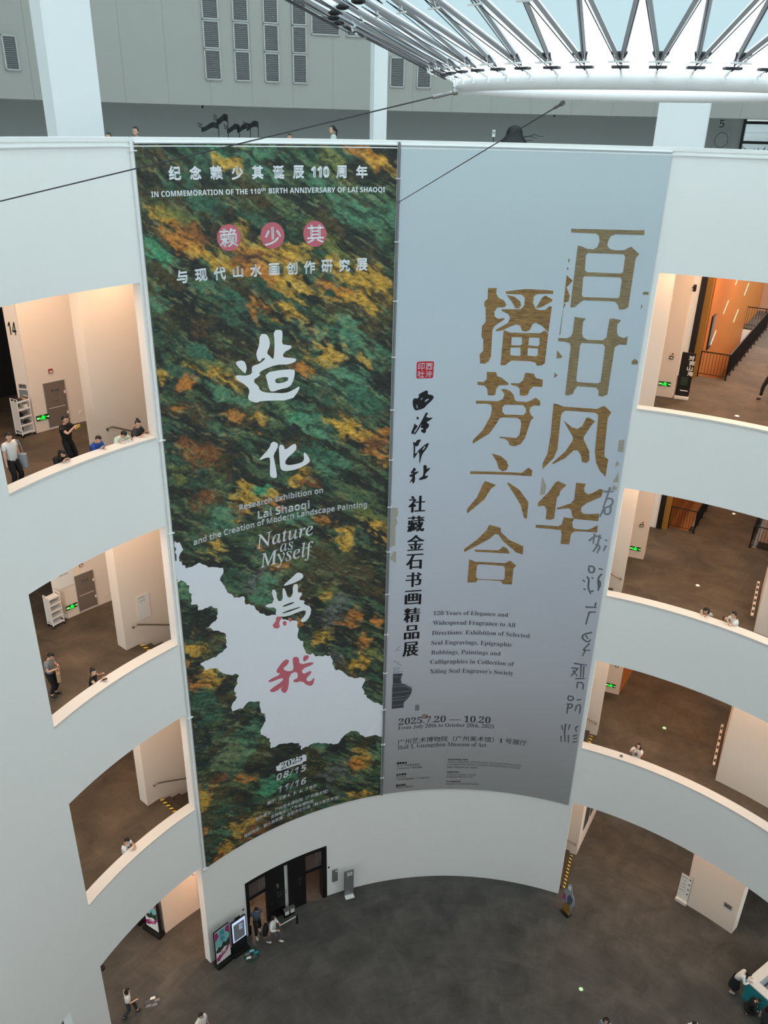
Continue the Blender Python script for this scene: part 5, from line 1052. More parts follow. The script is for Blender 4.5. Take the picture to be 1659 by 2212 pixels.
for s in (-0.08, 0.0, 0.08): finish(B((s, -0.017, 0), (0.05, 0.006, 0.06)), 'slot', M['blackmetal'], t)
# wall posters on the radial wall of the ground floor
p0 = P(21.65, R2); p1 = P(23.0, 19.9); d = (p1 - p0).normalized()
for q, (f, w_) in enumerate(((0.95, 0.8), (2.0, 0.8))):
    c = p0 + d * f + Vector((d.y, -d.x, 0)) * 0.02; t = empty('wall_poster', (c.x, c.y, 1.1), math.atan2(d.y, d.x)); tag(t, ('nearer', 'farther')[q] + ' of two dark posters on the wall under the lowest right gallery', 'poster'); pn = finish(B((0, 0, 0.9), (w_, 0.03, 1.7)), 'frame', M['greysteel'], t); finish(B((0, -0.018, 0.9), (w_ - 0.08, 0.006, 1.6)), 'print', M['inkgrey'], pn)
# cut-out figure sculpture
t = empty('figure_cutout', at_z(1222, 1972, 0), R(-60)); tag(t, 'pale cut-out board of a robed figure standing by the ground floor stairs', 'cutout')
def outline(pts, th, m, name, y=0.0):
    bm = bmesh.new(); f0 = [bm.verts.new((x, y - th / 2, z)) for x, z in pts]; f1 = [bm.verts.new((x, y + th / 2, z)) for x, z in pts]; n = len(pts)
    bm.faces.new(f0); bm.faces.new(f1[::-1])
    for q in range(n): bm.faces.new((f0[q], f1[q], f1[(q + 1) % n], f0[(q + 1) % n]))
    bmesh.ops.triangulate(bm, faces=[f for f in bm.faces if len(f.verts) > 4]); return finish(bm, name, m, t)
outline([(-0.15, 0), (0.18, 0), (0.26, 0.35), (0.3, 0.62), (0.4, 0.95), (0.34, 1.3), (0.2, 1.42), (0.12, 1.72), (0.02, 1.85), (-0.1, 1.72), (-0.12, 1.45), (-0.28, 1.2), (-0.32, 0.8), (-0.24, 0.5)], 0.03, M['canvas'], 'robe')
outline([(-0.14, 0.02), (0.16, 0.02), (0.24, 0.4), (0.2, 0.62), (-0.1, 0.66), (-0.22, 0.4)], 0.04, M['ochre'], 'hem'); outline([(-0.3, 0.7), (-0.1, 0.62), (-0.16, 1.0), (-0.28, 1.05)], 0.045, M['magenta'], 'sash'); outline([(0.0, 0.6), (0.2, 0.7), (0.3, 1.1), (0.1, 1.3), (-0.05, 1.0)], 0.042, M['cloth_slate'], 'sleeve'); outline([(-0.08, 1.5), (0.1, 1.5), (0.08, 1.72), (-0.06, 1.72)], 0.044, M['white'], 'face')
finish(B((0, 0, 0.015), (0.5, 0.3, 0.03)), 'foot', M['blackmetal'], t)
# reception desk at the lower right
A_d = Vector((11.46, 8.36)); e1 = (Vector((12.01, 7.57)) - A_d).normalized(); e2 = (Vector((12.67, 9.19)) - A_d).normalized()
t = empty('reception_desk', (A_d.x, A_d.y, 0)); tag(t, 'teal reception desk with a white rim at the lower right edge', 'desk')
def dk(pts, z0, z1, m, name):
    bm = bmesh.new(); prism(bm, [tuple(e1 * a + e2 * b) for a, b in pts], z0, z1); return finish(bm, name, m, t)
dk([(0.0, 0.0), (3.4, 0.0), (3.4, 0.12), (0.0, 0.12)], 0, 1.0, M['teal'], 'front_panel'); dk([(0, 0.12), (0.12, 0.12), (0.12, 2.6), (0, 2.6)], 0, 1.0, M['teal'], 'side_panel')
dk([(-0.02, -0.02), (3.4, -0.02), (3.4, 0.34), (0.34, 0.34), (0.34, 2.6), (-0.02, 2.6)], 1.0, 1.06, M['sill'], 'counter_rim'); dk([(0.5, 0.5), (3.3, 0.5), (3.3, 2.4), (0.5, 2.4)], 0.70, 0.74, M['sealgrey'], 'inner_table')
dk([(0.34, 0.34), (0.42, 0.34), (0.42, 2.6), (0.34, 2.6)], 0.0, 1.0, M['canvas'], 'inner_panel'); dk([(0.42, 0.34), (3.4, 0.34), (3.4, 0.42), (0.42, 0.42)], 0.0, 1.0, M['canvas'], 'inner_panel')
for s in range(9): dk([(0.7 + s * 0.28, 0.6), (0.78 + s * 0.28, 0.6), (0.86 + s * 0.28, 2.2), (0.8 + s * 0.28, 2.2)], 0.74, 0.745 + 0.002 * (s % 3), (M['inkgrey'], M['rose'], M['cloth_slate'])[s % 3], 'print_band')
# small dome cameras
for (x, y, rr), lb in (((417, 1886, 14.6), 'white dome camera under the lowest left gallery'), ((221, 2093, 14.25), 'small black camera at the corner of the lower left opening')):
    p = at_r(x, y, rr); t = empty('camera_dome', p); tag(t, lb, 'camera'); white = 'white' in lb
    bm = bmesh.new(); bmesh.ops.create_cone(bm, cap_ends=True, segments=16, radius1=0.1, radius2=0.1, depth=0.06, matrix=Matrix.Translation((0, 0, 0.05))); finish(bm, 'collar', M['whitesteel'] if white else M['black'], t); bm = bmesh.new(); ball(bm, (0, 0, 0), (0.08, 0.08, 0.08)); finish(bm, 'dome', M['black'], t, 60)
t = wall_thing('rim_device', 26.6, RO + 0.0, SIL[1], 'tiny grey device on the sill left of the woman taking a picture', 'device'); finish(B((0, -0.2, 0.03), (0.11, 0.1, 0.06), 0.01), 'case', M['inkmid'], t); finish(B((0, -0.255, 0.03), (0.05, 0.01, 0.03)), 'face', M['white'], t)

# ------------------------------------------------------------------ top gallery objects
t = empty('flag_sculpture', P(-32.0, 15.6, FLZ[4])); t.rotation_euler = (0, 0, R(20)); tag(t, 'dark bronze sculpture of five waving flags on the top gallery', 'sculpture')
finish(B((0, 0, 0.55), (1.7, 0.7, 1.1), 0.02), 'plinth', M['white'], t)
bm = bmesh.new()
for q in range(9): ball(bm, (-0.72 + q * 0.18, random.uniform(-0.1, 0.1), 1.13), (0.12, 0.1, 0.07))
finish(bm, 'rocks', M['bronze'], t)
for q, (x, h, w_, fh) in enumerate(((-0.28, 1.47, 0.5, 0.16), (0.0, 1.66, 0.32, 0.2), (0.33, 1.44, 0.36, 0.16), (0.66, 1.46, 0.4, 0.17), (0.9, 1.52, 0.36, 0.17))):
    finish(T([(x - 0.3, 0, 1.1), (x - 0.3, 0, h + fh)], 0.012, 6), 'flag_pole', M['bronze'], t)
    bm = bmesh.new(); n = 10; rows = []
    for s in range(n + 1):
        f = s / n; xx = x - 0.3 - w_ * f; dz = 0.05 * math.sin(f * 5) - 0.03 * f; yy = 0.05 * math.sin(f * 7 + q)
        rows.append([bm.verts.new((xx, yy + e, h + dz + zz)) for e, zz in ((-0.012, 0), (0.012, 0), (0.012, fh * (1 - 0.25 * f)), (-0.012, fh * (1 - 0.25 * f)))])
    for a, b in zip(rows, rows[1:]):
        for s in range(4): bm.faces.new((a[s], a[(s + 1) % 4], b[(s + 1) % 4], b[s]))
    bm.faces.new(rows[0]); bm.faces.new(rows[-1][::-1])
    for s in range(3): tube(bm, [(x - 0.3 - w_ * 0.95, 0, h + fh * (0.2 + 0.25 * s)), (x - 0.3 - w_ - 0.09, 0, h + fh * (0.25 + 0.3 * s) + 0.03)], 0.012, 5)
    finish(bm, 'flag', M['bronze'], t)
t = empty('cloak_sculpture', P(0.9, 15.6, FLZ[4])); tag(t, 'black cloaked sculpture with a bare branch behind the top parapet', 'sculpture')
bm = bmesh.new(); prof = [(0.62, 0.0), (0.6, 0.5), (0.52, 1.0), (0.47, 1.18), (0.37, 1.34), (0.27, 1.46), (0.25, 1.58), (0.20, 1.69), (0.11, 1.75), (0.0, 1.77)]; rows = []
for r_, z_ in prof: rows.append([bm.verts.new((r_ * (1 + 0.08 * math.sin(q * 5 * 2 * PI / 20)) * math.cos(q * 2 * PI / 20), r_ * 0.7 * math.sin(q * 2 * PI / 20), z_)) for q in range(20)])
for a, b in zip(rows, rows[1:]):
    for q in range(20): bm.faces.new((a[q], a[(q + 1) % 20], b[(q + 1) % 20], b[q]))
bm.faces.new(rows[0][::-1]); bmesh.ops.remove_doubles(bm, verts=bm.verts[:], dist=1e-4); finish(bm, 'cloak', M['black'], t, 40)
bm = bmesh.new(); tube(bm, [(0.2, 0, 1.42), (0.5, 0, 1.46), (0.62, 0, 1.52), (0.75, 0, 1.47), (0.95, 0, 1.45)], [0.022, 0.016, 0.013, 0.01, 0.006], 6); tube(bm, [(0.5, 0, 1.46), (0.62, 0.02, 1.42), (0.72, 0.02, 1.40)], [0.012, 0.009, 0.005], 6); tube(bm, [(0.3, 0, 1.3), (0.5, 0, 1.34), (0.62, 0, 1.33)], [0.016, 0.01, 0.006], 6); finish(bm, 'branch', M['black'], t)
t = empty('small_tag', P(-1.9, 15.0, FLZ[4])); tag(t, 'tiny white tag on a stand left of the black cloaked sculpture', 'tag'); finish(B((0, 0, 1.52), (0.09, 0.02, 0.2)), 'card', M['white'], t); finish(T([(0, 0, 0), (0, 0, 1.42)], 0.012, 6), 'rod', M['blackmetal'], t); finish(B((0, 0, 0.015), (0.2, 0.2, 0.03)), 'foot', M['blackmetal'], t)
flat_text('lettering', sans('N'), t, M['ink'], Vector((-0.03, -0.012, 1.5)), UX, UZ, 0.06, 0.08)
t = wall_thing('room_number', 22.74, 22.985, 32.16, 'dark number 5 on the grey wall of the top gallery at the right', 'number'); flat_text('lettering', sans('5', False), t, M['ink'], Vector((-0.1, 0, 0)), UX, UZ, 0.17, 0.26)
t = wall_thing('wall_poster', 22.9, 22.98, 31.2, 'grey poster with a round outline under the number 5', 'poster')
finish(B((0, 0, 0.42), (0.62, 0.02, 0.84)), 'board', M['greywall'], t); bm = bmesh.new(); pts = [(0.23 * math.cos(q * PI / 12) * (1.05 if q % 5 else 0.95), -0.02, 0.52 + 0.26 * math.sin(q * PI / 12)) for q in range(25)]; tube(bm, pts, 0.009, 5); finish(bm, 'outline', M['inkmid'], t); flat_text('lettering', '当代艺术展', t, M['ink'], Vector((-0.2, -0.012, 0.12)), UX, UZ, 0.3, 0.05)
for x, y, lb in ((437, 231, 'tiny black spotlight under the bulkhead above the flag sculpture'), (1197, 250, 'tiny black spotlight under the bulkhead above the cloaked sculpture')):
    p = at_r(x, y, 21.6); t = empty('spotlight', p); tag(t, lb, 'spotlight'); finish(T([(0, 0, -0.04), (0.02, 0, 0.06)], 0.035, 8), 'head', M['black'], t); finish(T([(0, 0, 0.05), (0, 0, max(0.07, 32.46 - p.z))], 0.01, 6), 'stem', M['black'], t)
t = empty('potted_plant', P(26.6, 22.2, FLZ[4])); tag(t, 'dark leafy plant in a pot before the bright window at the top right', 'plant')
finish(T([(0, 0, 0), (0, 0, 0.5)], [0.2, 0.26], 14), 'pot', M['grey'], t)
bm = bmesh.new()
for q in range(26):
    a = q * 2.4; ln = random.uniform(0.6, 1.0); d = Vector((math.cos(a), math.sin(a), 0)); pr = None
    for s in range(6):
        f = s / 5; c = d * ln * 0.75 * f + UZ * (0.5 + ln * 1.25 * f * (1 - 0.38 * f)); wd = 0.05 * math.sin(PI * min(0.97, f * 0.9 + 0.08)); sd = Vector((-d.y, d.x, 0)) * wd
        cur = [bm.verts.new(c + sd), bm.verts.new(c - sd), bm.verts.new(c + UZ * 0.006)]
        if pr: bm.faces.new((pr[0], cur[0], cur[2], pr[2])); bm.faces.new((pr[2], cur[2], cur[1], pr[1])); bm.faces.new((pr[1], cur[1], cur[0], pr[0]))
        pr = cur
finish(bm, 'leaves', M['leaf'], t)['kind'] = 'stuff'

# ------------------------------------------------------------------ people
SKINNED = []
def skin_obj(name, verts, edges, radii, m, parent, extra=None):
    me = bpy.data.meshes.new(name); me.from_pydata([tuple(v) for v in verts], edges, [])
    o = bpy.data.objects.new(name, me); COL.objects.link(o); o.parent = parent
    o.modifiers.new('skin', 'SKIN')
    sv = me.skin_vertices[0].data
    for i, r_ in enumerate(radii):
        sv[i].radius = r_ if isinstance(r_, tuple) else (r_, r_); sv[i].use_root = (i == 0)
    ss = o.modifiers.new('smooth', 'SUBSURF'); ss.levels = 1; ss.render_levels = 1
    SKINNED.append((o, m, extra)); return o
def ik(a, b, l1, l2, pole):
    d = b - a; L = min(d.length, (l1 + l2) * 0.999); u = d.normalized(); x = (l1 * l1 - l2 * l2 + L * L) / (2 * L)
    hh = math.sqrt(max(0, l1 * l1 - x * x)); pp = (pole - u * pole.dot(u))
    pp = pp.normalized() if pp.length > 1e-4 else Vector((0, -1, 0))
    return a + u * x + pp * hh, a + u * L
V = Vector
def person(label, pos, heading, h=1.68, lean=0, hands=None, feet=None, pelvis=0.93, head=(0, 0), top='cloth_white', bottom='cloth_black',
           hair='short', shoes='shoe', sleeve=0.55, skirt=False, curl=0.5, strap=None, group=None, printed=False):
    t = empty('person', pos, -R(heading)); tag(t, label, 'person', group); s = h / 1.70; t.scale = (s, s, s)
    lr = Matrix.Rotation(-R(lean), 3, 'X'); pv = V((0, 0, pelvis))
    up = lambda x, y, z: pv + lr @ V((x, y, z - 0.93))
    hands = hands or ((-0.27, 0.06, 0.78), (0.27, 0.06, 0.78)); feet = feet or ((-0.10, 0.02, 0), (0.10, -0.02, 0))
    waist, chest, neckb, neckt = up(0, 0.01, 1.08), up(0, 0.0, 1.28), up(0, -0.01, 1.43), up(0, 0.01, 1.49)
    verts = [pv, waist, chest, neckb, neckt]; edges = [(0, 1), (1, 2), (2, 3), (3, 4)]; rad = [(0.128, 0.09), (0.108, 0.08), (0.128, 0.085), (0.056, 0.056), (0.05, 0.05)]
    sv, se, sr = [V(pv) - V((0, 0, 0.13)), V(waist), V(chest), V(neckb)], [(0, 1), (1, 2), (2, 3)], [(0.182, 0.145), (0.162, 0.135), (0.188, 0.148), (0.088, 0.084)]
    tv, te, tr = [pv + V((0, 0, 0.01)), pv + V((0, 0, 0.12))], [(0, 1)], [(0.160, 0.125), (0.158, 0.122)]
    geo = []
    for i, sx in enumerate((-1, 1)):
        sh = up(sx * 0.185, 0.0, 1.39); hp = V(hands[i]); pole = V((sx * 0.6, -0.5, -0.8))
        el, wr = ik(sh, hp, 0.285, 0.25, pole)
        n = len(verts); verts += [sh, el, wr, wr + (wr - el).normalized() * 0.07]; rad += [0.054, 0.044, 0.028, (0.036, 0.024)]; edges += [(2, n), (n, n + 1), (n + 1, n + 2), (n + 2, n + 3)]
        m_ = len(sv); sv.append(sh); sr.append((0.082, 0.082)); se.append((2, m_))
        e1_ = sh.lerp(el, min(1, sleeve / 0.55 * 0.62)) if sleeve <= 0.6 else el
        if sleeve <= 0.05: sv.append(sh.lerp(el, 0.12)); sr.append((0.074, 0.074)); se.append((m_, m_ + 1))
        if sleeve > 0.05: sv.append(e1_); sr.append((0.068, 0.068)); se.append((m_, m_ + 1))
        if sleeve > 0.6: sv.append(el.lerp(wr, 0.92)); sr.append((0.048, 0.048)); se.append((m_ + 1, m_ + 2))
        d = (wr - el).normalized(); side = d.cross(V((0, 0, 1)))
        side = (side if side.length > 0.2 else d.cross(V((0, 1, 0)))).normalized(); pn_ = side.cross(d)
        if pn_.z > 0: pn_ = -pn_
        for q, ln in enumerate((0.062, 0.072, 0.066, 0.052)):
            b0 = wr + d * 0.075 + side * (q - 1.5) * 0.018; b1 = b0 + (d * math.cos(curl * 0.6) + pn_ * math.sin(curl * 0.6)) * ln * 0.55; b2 = b1 + (d * math.cos(curl * 1.7) + pn_ * math.sin(curl * 1.7)) * ln * 0.5
            geo.append(([b0 - d * 0.02, b0, b1, b2], [0.009, 0.0095, 0.0085, 0.0065]))
        b0 = wr + d * 0.03 - side * 0.024 * sx; b1 = b0 + (d * 0.6 - side * 0.7 * sx + pn_ * 0.3).normalized() * 0.035; b2 = b1 + (d * 0.85 + pn_ * 0.4).normalized() * 0.03
        geo.append(([wr + d * 0.02, b0, b1, b2], [0.011, 0.011, 0.0095, 0.007]))
        hip = pv + V((sx * 0.09, 0, -0.05)); ft = V(feet[i]); an = ft + V((0, 0, 0.085))
        kn, an = ik(hip, an, 0.42, 0.425, V((sx * 0.12, 1.0, 0.1)))
        n = len(verts); verts += [hip, kn, an, an + V((0, 0.10, -0.05))]; rad += [0.095, 0.062, 0.042, 0.036]; edges += [(0, n), (n, n + 1), (n + 1, n + 2), (n + 2, n + 3)]
        m_ = len(tv); tv += [hip, kn, an + V((0, 0, 0.03))]; tr += [0.112, 0.082, 0.066]; te += [(0, m_), (m_, m_ + 1), (m_ + 1, m_ + 2)]
        bm = bmesh.new(); ball(bm, an + V((0, 0.075, -0.042)), (0.05, 0.135, 0.045), u=12, v=8)
        for q in bm.verts: q.co.z = max(q.co.z, an.z - 0.084)
        finish(bm, 'shoe', M[shoes], t, 60)
    hr_ = Matrix.Rotation(-R(lean + head[0]), 3, 'X') @ Matrix.Rotation(R(head[1]), 3, 'Z')
    hc = neckt + lr @ V((0, 0.0, 0)) + hr_ @ V((0, 0.015, 0.105))
    extra = [(hc + hr_ @ V(c), hr_, s_) for c, s_ in (((0, 0, 0.01), (0.078, 0.095, 0.108)), ((0, 0.03, -0.06), (0.056, 0.062, 0.052)), ((0, 0.1, -0.015), (0.013, 0.018, 0.022)), ((-0.078, -0.005, -0.01), (0.012, 0.02, 0.03)), ((0.078, -0.005, -0.01), (0.012, 0.02, 0.03)))]
    skin_obj('body', verts, edges, rad, M['skin'], t, (extra, geo))
    for sx in (-1, 1): bm = bmesh.new(); ball(bm, hc + hr_ @ V((sx * 0.032, 0.086, 0.008)), (0.013, 0.008, 0.008), u=8, v=6); finish(bm, 'eye', M['hair'], t)
    bm = bmesh.new(); ball(bm, hc + hr_ @ V((0, 0.083, -0.062)), (0.022, 0.01, 0.006), u=8, v=6); finish(bm, 'mouth', M['alarmred'], t)
    skin_obj('shirt', sv, se, sr, M[top], t)
    if printed: bm = bmesh.new(); ball(bm, chest + lr @ V((0, 0.118, -0.05)), (0.07, 0.012, 0.08)); finish(bm, 'shirt_print', M['grey'], t)
    if skirt:
        bm = bmesh.new(); rows = []
        for zz, rr in ((0.0, 0.16), (-0.12, 0.2), (-0.35, 0.25), (-0.58, 0.30)):
            rows.append([bm.verts.new((rr * math.cos(q * PI / 10) * (1 + 0.05 * math.sin(q * 3)), rr * 0.8 * math.sin(q * PI / 10) + 0.02, pelvis + 0.08 + zz * (pelvis / 0.93))) for q in range(20)])
        for a, b in zip(rows, rows[1:]):
            for q in range(20): bm.faces.new((a[q], a[(q + 1) % 20], b[(q + 1) % 20], b[q]))
        finish(bm, 'skirt', M[bottom], t, 60)
    else: skin_obj('trousers', tv, te, tr, M[bottom], t)
    bm = bmesh.new(); vs = ball(bm, (0, 0, 0), (1, 1, 1), u=18, v=12)
    dl_ = [v for v in vs if (v.co.y > 0.42 and v.co.z < 0.30) or v.co.z < (-0.62 if hair != 'short' else -0.35)]
    bmesh.ops.delete(bm, geom=dl_, context='VERTS')
    for v in bm.verts: v.co = hc + hr_ @ V((v.co.x * 0.09, v.co.y * 0.107 - 0.008, v.co.z * 0.115 + 0.02))
    if hair == 'bun': ball(bm, hc + hr_ @ V((0, -0.07, 0.12)), (0.045, 0.045, 0.04))
    if hair == 'ponytail': tube(bm, [hc + hr_ @ V((0, -0.10, 0.03)), hc + hr_ @ V((0, -0.14, -0.04)), hc + V((0.02, -0.12, -0.18)), hc + V((0.03, -0.08, -0.30))], [0.03, 0.035, 0.028, 0.012], 8)
    if hair in ('long', 'bob'):
        L = 0.36 if hair == 'long' else 0.13
        for q in range(9):
            a = PI + (q - 4) * 0.36; c = hr_ @ V((math.sin(a - PI) * 0.085, math.cos(a) * 0.09, -0.02)); tube(bm, [hc + c + V((0, 0, 0.05)), hc + c * 1.12 + V((0, -0.01, -L * 0.5)), hc + c * 1.05 + V((0, -0.0, -L))], [0.038, 0.046, 0.02], 7)
    finish(bm, 'hair', M['hair'], t, 60)
    if strap:
        a, b = (up(-0.12, 0.0, 1.44), up(0.17, 0.02, 1.0)) if strap > 0 else (up(0.12, 0.0, 1.44), up(-0.17, 0.02, 1.0))
        md = up(0.02 * strap, 0.135, 1.24); bk = up(0.02 * strap, -0.135, 1.24)
        bm = bmesh.new(); tube(bm, [a + V((0, 0, 0.03)), md, b, bk, a + V((0, 0, 0.03))], 0.013, 6); finish(bm, 'bag_strap', M['black'], t)
    t['_s'] = s; t['_h'] = heading; del t['_s'], t['_h']
    return t
def wp(pos, heading, h, p):                       # a point held by a person -> the place
    s = h / 1.70; m_ = Matrix.Rotation(-R(heading), 3, 'Z'); return V(pos) + m_ @ (V(p) * s)
def phone(pos, heading, h, p, label, tilt=70, m='black', case='ink'):
    t = empty('phone', wp(pos, heading, h, p), -R(heading)); tag(t, label, 'phone', 'phones in hands')
    rt = Matrix.Rotation(R(tilt - 90), 3, 'X'); finish(B((0, 0, 0), (0.08, 0.012, 0.16), 0.004, rt), 'case', M[case], t); bm = bmesh.new(); box(bm, rt @ V((0, -0.007, 0)), (0.07, 0.003, 0.145), rt); finish(bm, 'glass', M[m], t)
def top_at(x, y, k, h): return V((*at_z(x, y, FLZ[k] + h)[:2], FLZ[k]))
def at_sill(x, y, k, rr=14.66): a = azz(at_r(x, y, 14.45))[0]; p = P(a, rr, FLZ[k]); return p, a + 180
REST = lambda z, w_=0.10, y=0.36: ((-w_, y, z), (w_, y, z))

# upper left gallery
p = top_at(15, 935, 3, 1.74); person('person in a white T-shirt and black trousers standing at the far left jamb', p, 112, 1.74, head=(12, -20))
t = empty('tote_bag', wp(p, 112, 1.74, (-0.25, 0.06, 0.60)), -R(112) + 0.4); tag(t, 'grey patterned tote bag hanging from the shoulder of the person in white', 'bag')
finish(B((0, 0, 0.22), (0.13, 0.36, 0.44), 0.03), 'bag_body', M['canvas'], t); finish(T([(0, -0.1, 0.42), (0.03, -0.07, 0.7), (0.06, -0.03, 0.86), (0.06, 0.03, 0.86), (0.03, 0.07, 0.7), (0, 0.1, 0.42)], 0.014, 6), 'strap', M['canvas'], t)
p = top_at(137, 898, 3, 1.72); hh = ((-0.085, 0.36, 1.40), (0.085, 0.36, 1.40)); person('person in a black T-shirt raising a yellow phone with both hands', p, 108, 1.72, hands=hh, top='cloth_black', head=(10, 0), curl=0.9)
t = empty('phone', wp(p, 108, 1.72, (0, 0.47, 1.44)), -R(108)); tag(t, 'yellow cased phone held sideways by the person in black', 'phone', 'phones in hands'); finish(B((0, 0, 0), (0.17, 0.014, 0.085), 0.004), 'case', M['yellow'], t); finish(B((0, -0.008, 0), (0.15, 0.003, 0.07)), 'glass', M['black'], t)
p, hd = at_sill(137, 1000, 3); person('person with long black hair bowed over the sill before the one in black', p, hd, 1.62, 16, REST(1.31), head=(30, 0), top='cloth_black', hair='long', pelvis=0.91, feet=((-0.1, -0.1, 0), (0.1, -0.1, 0)))
p, hd = at_sill(214, 972, 3); person('boy in a blue T-shirt with short hair leaning on the sill over a phone', p, hd - 10, 1.60, 14, ((-0.07, 0.32, 1.30), (0.09, 0.34, 1.30)), head=(18, -15), top='cloth_blue', curl=1.0)
phone(p, hd - 10, 1.60, (0.02, 0.42, 1.35), 'grey phone held over the sill by the boy in blue', 40, 'screengrey', 'grey')
p, hd = at_sill(266, 958, 3); person('person in a pale green shirt bent low over the sill looking down', p, hd, 1.62, 22, REST(1.32, 0.2, 0.40), head=(30, 0), top='cloth_mint', sleeve=1.0, pelvis=0.92, feet=((-0.1, -0.18, 0), (0.1, -0.18, 0)))
p, hd = at_sill(301, 944, 3); person('person in a charcoal T-shirt with a hair bun at the stair end of the sill', p, hd - 25, 1.66, 10, ((-0.16, 0.34, 1.29), (0.2, 0.36, 1.29)), head=(4, -30), top='cloth_char', hair='bun', strap=1)
# middle left gallery
p = top_at(99, 1409, 2, 1.70); person('person in a grey shirt and black trousers looking at a phone beside the left jamb', p, 95, 1.70, 6, ((-0.04, 0.30, 1.20), (0.12, 0.30, 1.16)), head=(28, 0), top='cloth_grey', shoes='darkshoe', curl=1.0)
phone(p, 95, 1.70, (0.02, 0.38, 1.24), 'dark phone held by the person in the grey shirt', 50)
t = empty('paper_bag', wp(p, 95, 1.70, (0.14, 0.36, 0.74)), -R(95) + 0.5); tag(t, 'brown paper bag hanging from the hand of the person in grey', 'bag'); finish(B((0, 0, 0.17), (0.28, 0.11, 0.34), 0.008), 'bag_body', M['tan'], t); finish(T([(-0.07, 0, 0.33), (-0.05, 0, 0.45), (0.05, 0, 0.45), (0.07, 0, 0.33)], 0.006, 6), 'handle', M['step'], t); finish(B((0, -0.058, 0.18), (0.1, 0.004, 0.1)), 'label', M['ochre'], t)
p, hd = at_sill(209, 1484, 2); person('person in a black sleeveless top at the middle left sill', p, hd - 35, 1.64, 8, ((-0.22, 0.30, 1.34), (0.10, 0.38, 1.34)), head=(-6, -25), top='cloth_black', hair='bun', sleeve=0.0)
phone(p, hd - 35, 1.64, (0.12, 0.47, 1.37), 'black phone lying in the hand of the person in the sleeveless top', 15)
# lowest left gallery
p, hd = at_sill(281, 1853, 1); person('person in a white T-shirt with a black crossbody strap leaning on the lowest left sill', p, hd - 20, 1.66, 8, ((-0.06, 0.38, 1.35), (0.12, 0.40, 1.35)), head=(16, -20), strap=-1, curl=1.0)
t = empty('shoulder_bag', wp(p, hd - 20, 1.66, (-0.2, -0.1, 0.86)), -R(hd - 20)); tag(t, 'small black bag at the hip of the person at the lowest left sill', 'bag'); finish(B((0, 0, 0.1), (0.1, 0.2, 0.2), 0.03), 'bag_body', M['black'], t); finish(B((0, 0, 0.19), (0.105, 0.205, 0.04), 0.01), 'flap', M['blackmetal'], t)
# ground floor
p = top_at(271, 2136, 0, 1.60); person('person in a white shirt and dark trousers walking at the lower left', p, 70, 1.60, 4, ((-0.22, -0.10, 0.95), (0.16, 0.32, 1.05)), ((-0.09, 0.28, 0), (0.09, -0.28, 0.03)), 0.90, bottom='cloth_char', hair='bob', shoes='darkshoe')
p = top_at(433, 2189, 0, 1.70); person('person in a white shirt with a dark tie raising one hand at the bottom edge', p, 130, 1.70, 0, ((-0.25, 0.05, 0.80), (0.24, 0.22, 1.52)), head=(0, 20)); 
p = top_at(552, 1957, 0, 1.70); person('person in a slate blue T-shirt walking out of the exhibition door', p, 150, 1.70, 3, ((-0.30, 0.02, 0.80), (0.30, 0.05, 0.80)), ((-0.12, -0.16, 0), (0.12, 0.2, 0)), 0.91, top='cloth_slate', bottom='cloth_black', head=(18, 20))
p = top_at(588, 1978, 0, 1.66); person('person in a white hooded jacket and grey jeans walking past the doors', p, 100, 1.66, 2, ((-0.2, 0.22, 1.02), (0.24, 0.26, 1.12)), ((-0.09, 0.24, 0), (0.09, -0.26, 0.03)), 0.90, bottom='cloth_denim', sleeve=1.0, hair='ponytail', head=(0, 40))
t = empty('shoulder_bag', wp(p, 100, 1.66, (0.12, -0.3, 0.62)), -R(100)); tag(t, 'large black bag behind the person in the white hooded jacket', 'bag'); finish(B((0, 0, 0.26), (0.34, 0.2, 0.5), 0.06), 'bag_body', M['cloth_black'], t); finish(T([(-0.08, 0.04, 0.48), (-0.1, 0.16, 0.78), (0.02, 0.2, 0.85), (0.1, 0.08, 0.48)], 0.012, 6), 'strap', M['black'], t)
p = top_at(1311, 2199, 0, 1.66); person('person with grey streaked dark hair in a pale top at the bottom edge', p, 200, 1.66, 0, hair='bob', top='cloth_grey')
p = top_at(1498, 2201, 0, 1.66); person('person in a white top at the bottom edge left of the teal desk', p, 170, 1.66, 6, hair='short', head=(20, 0))
p = top_at(1662, 2176, 0, 1.64); person('person with brown dark hair in front of the teal desk at the right edge', p, 60, 1.64, 0, hair='bob', top='cloth_char', bottom='cloth_char')
p = V((11.16, 8.60, 0)); hd = 118; person('person in a black dress with white sleeves leaning on the corner of the teal desk', p, hd, 1.62, 34, ((-0.14, 0.52, 1.12), (0.14, 0.52, 1.12)), pelvis=0.92, head=(24, 0), top='cloth_white', bottom='cloth_black', sleeve=1.0, skirt=True, hair='bob', feet=((-0.08, -0.05, 0), (0.08, -0.05, 0)))
t = empty('paper_sheet', (11.66, 8.34, 1.075), R(-30)); tag(t, 'white folded paper lying on the corner of the teal desk', 'paper'); finish(B((0, 0, 0.004), (0.3, 0.21, 0.006)), 'sheet', M['white'], t); finish(B((0.02, 0.0, 0.012), (0.2, 0.14, 0.008), 0.0, Matrix.Rotation(0.06, 3, 'Y')), 'fold', M['sill'], t)
p = V((11.36, 7.72, 0)); person('person in dark clothes crouching before the front of the teal desk', p, 100, 1.55, 34, ((-0.16, 0.40, 0.42), (0.16, 0.40, 0.42)), ((-0.12, 0.06, 0), (0.12, 0.02, 0)), 0.40, head=(10, 0), top='cloth_black', bottom='cloth_black', sleeve=1.0, shoes='darkshoe')
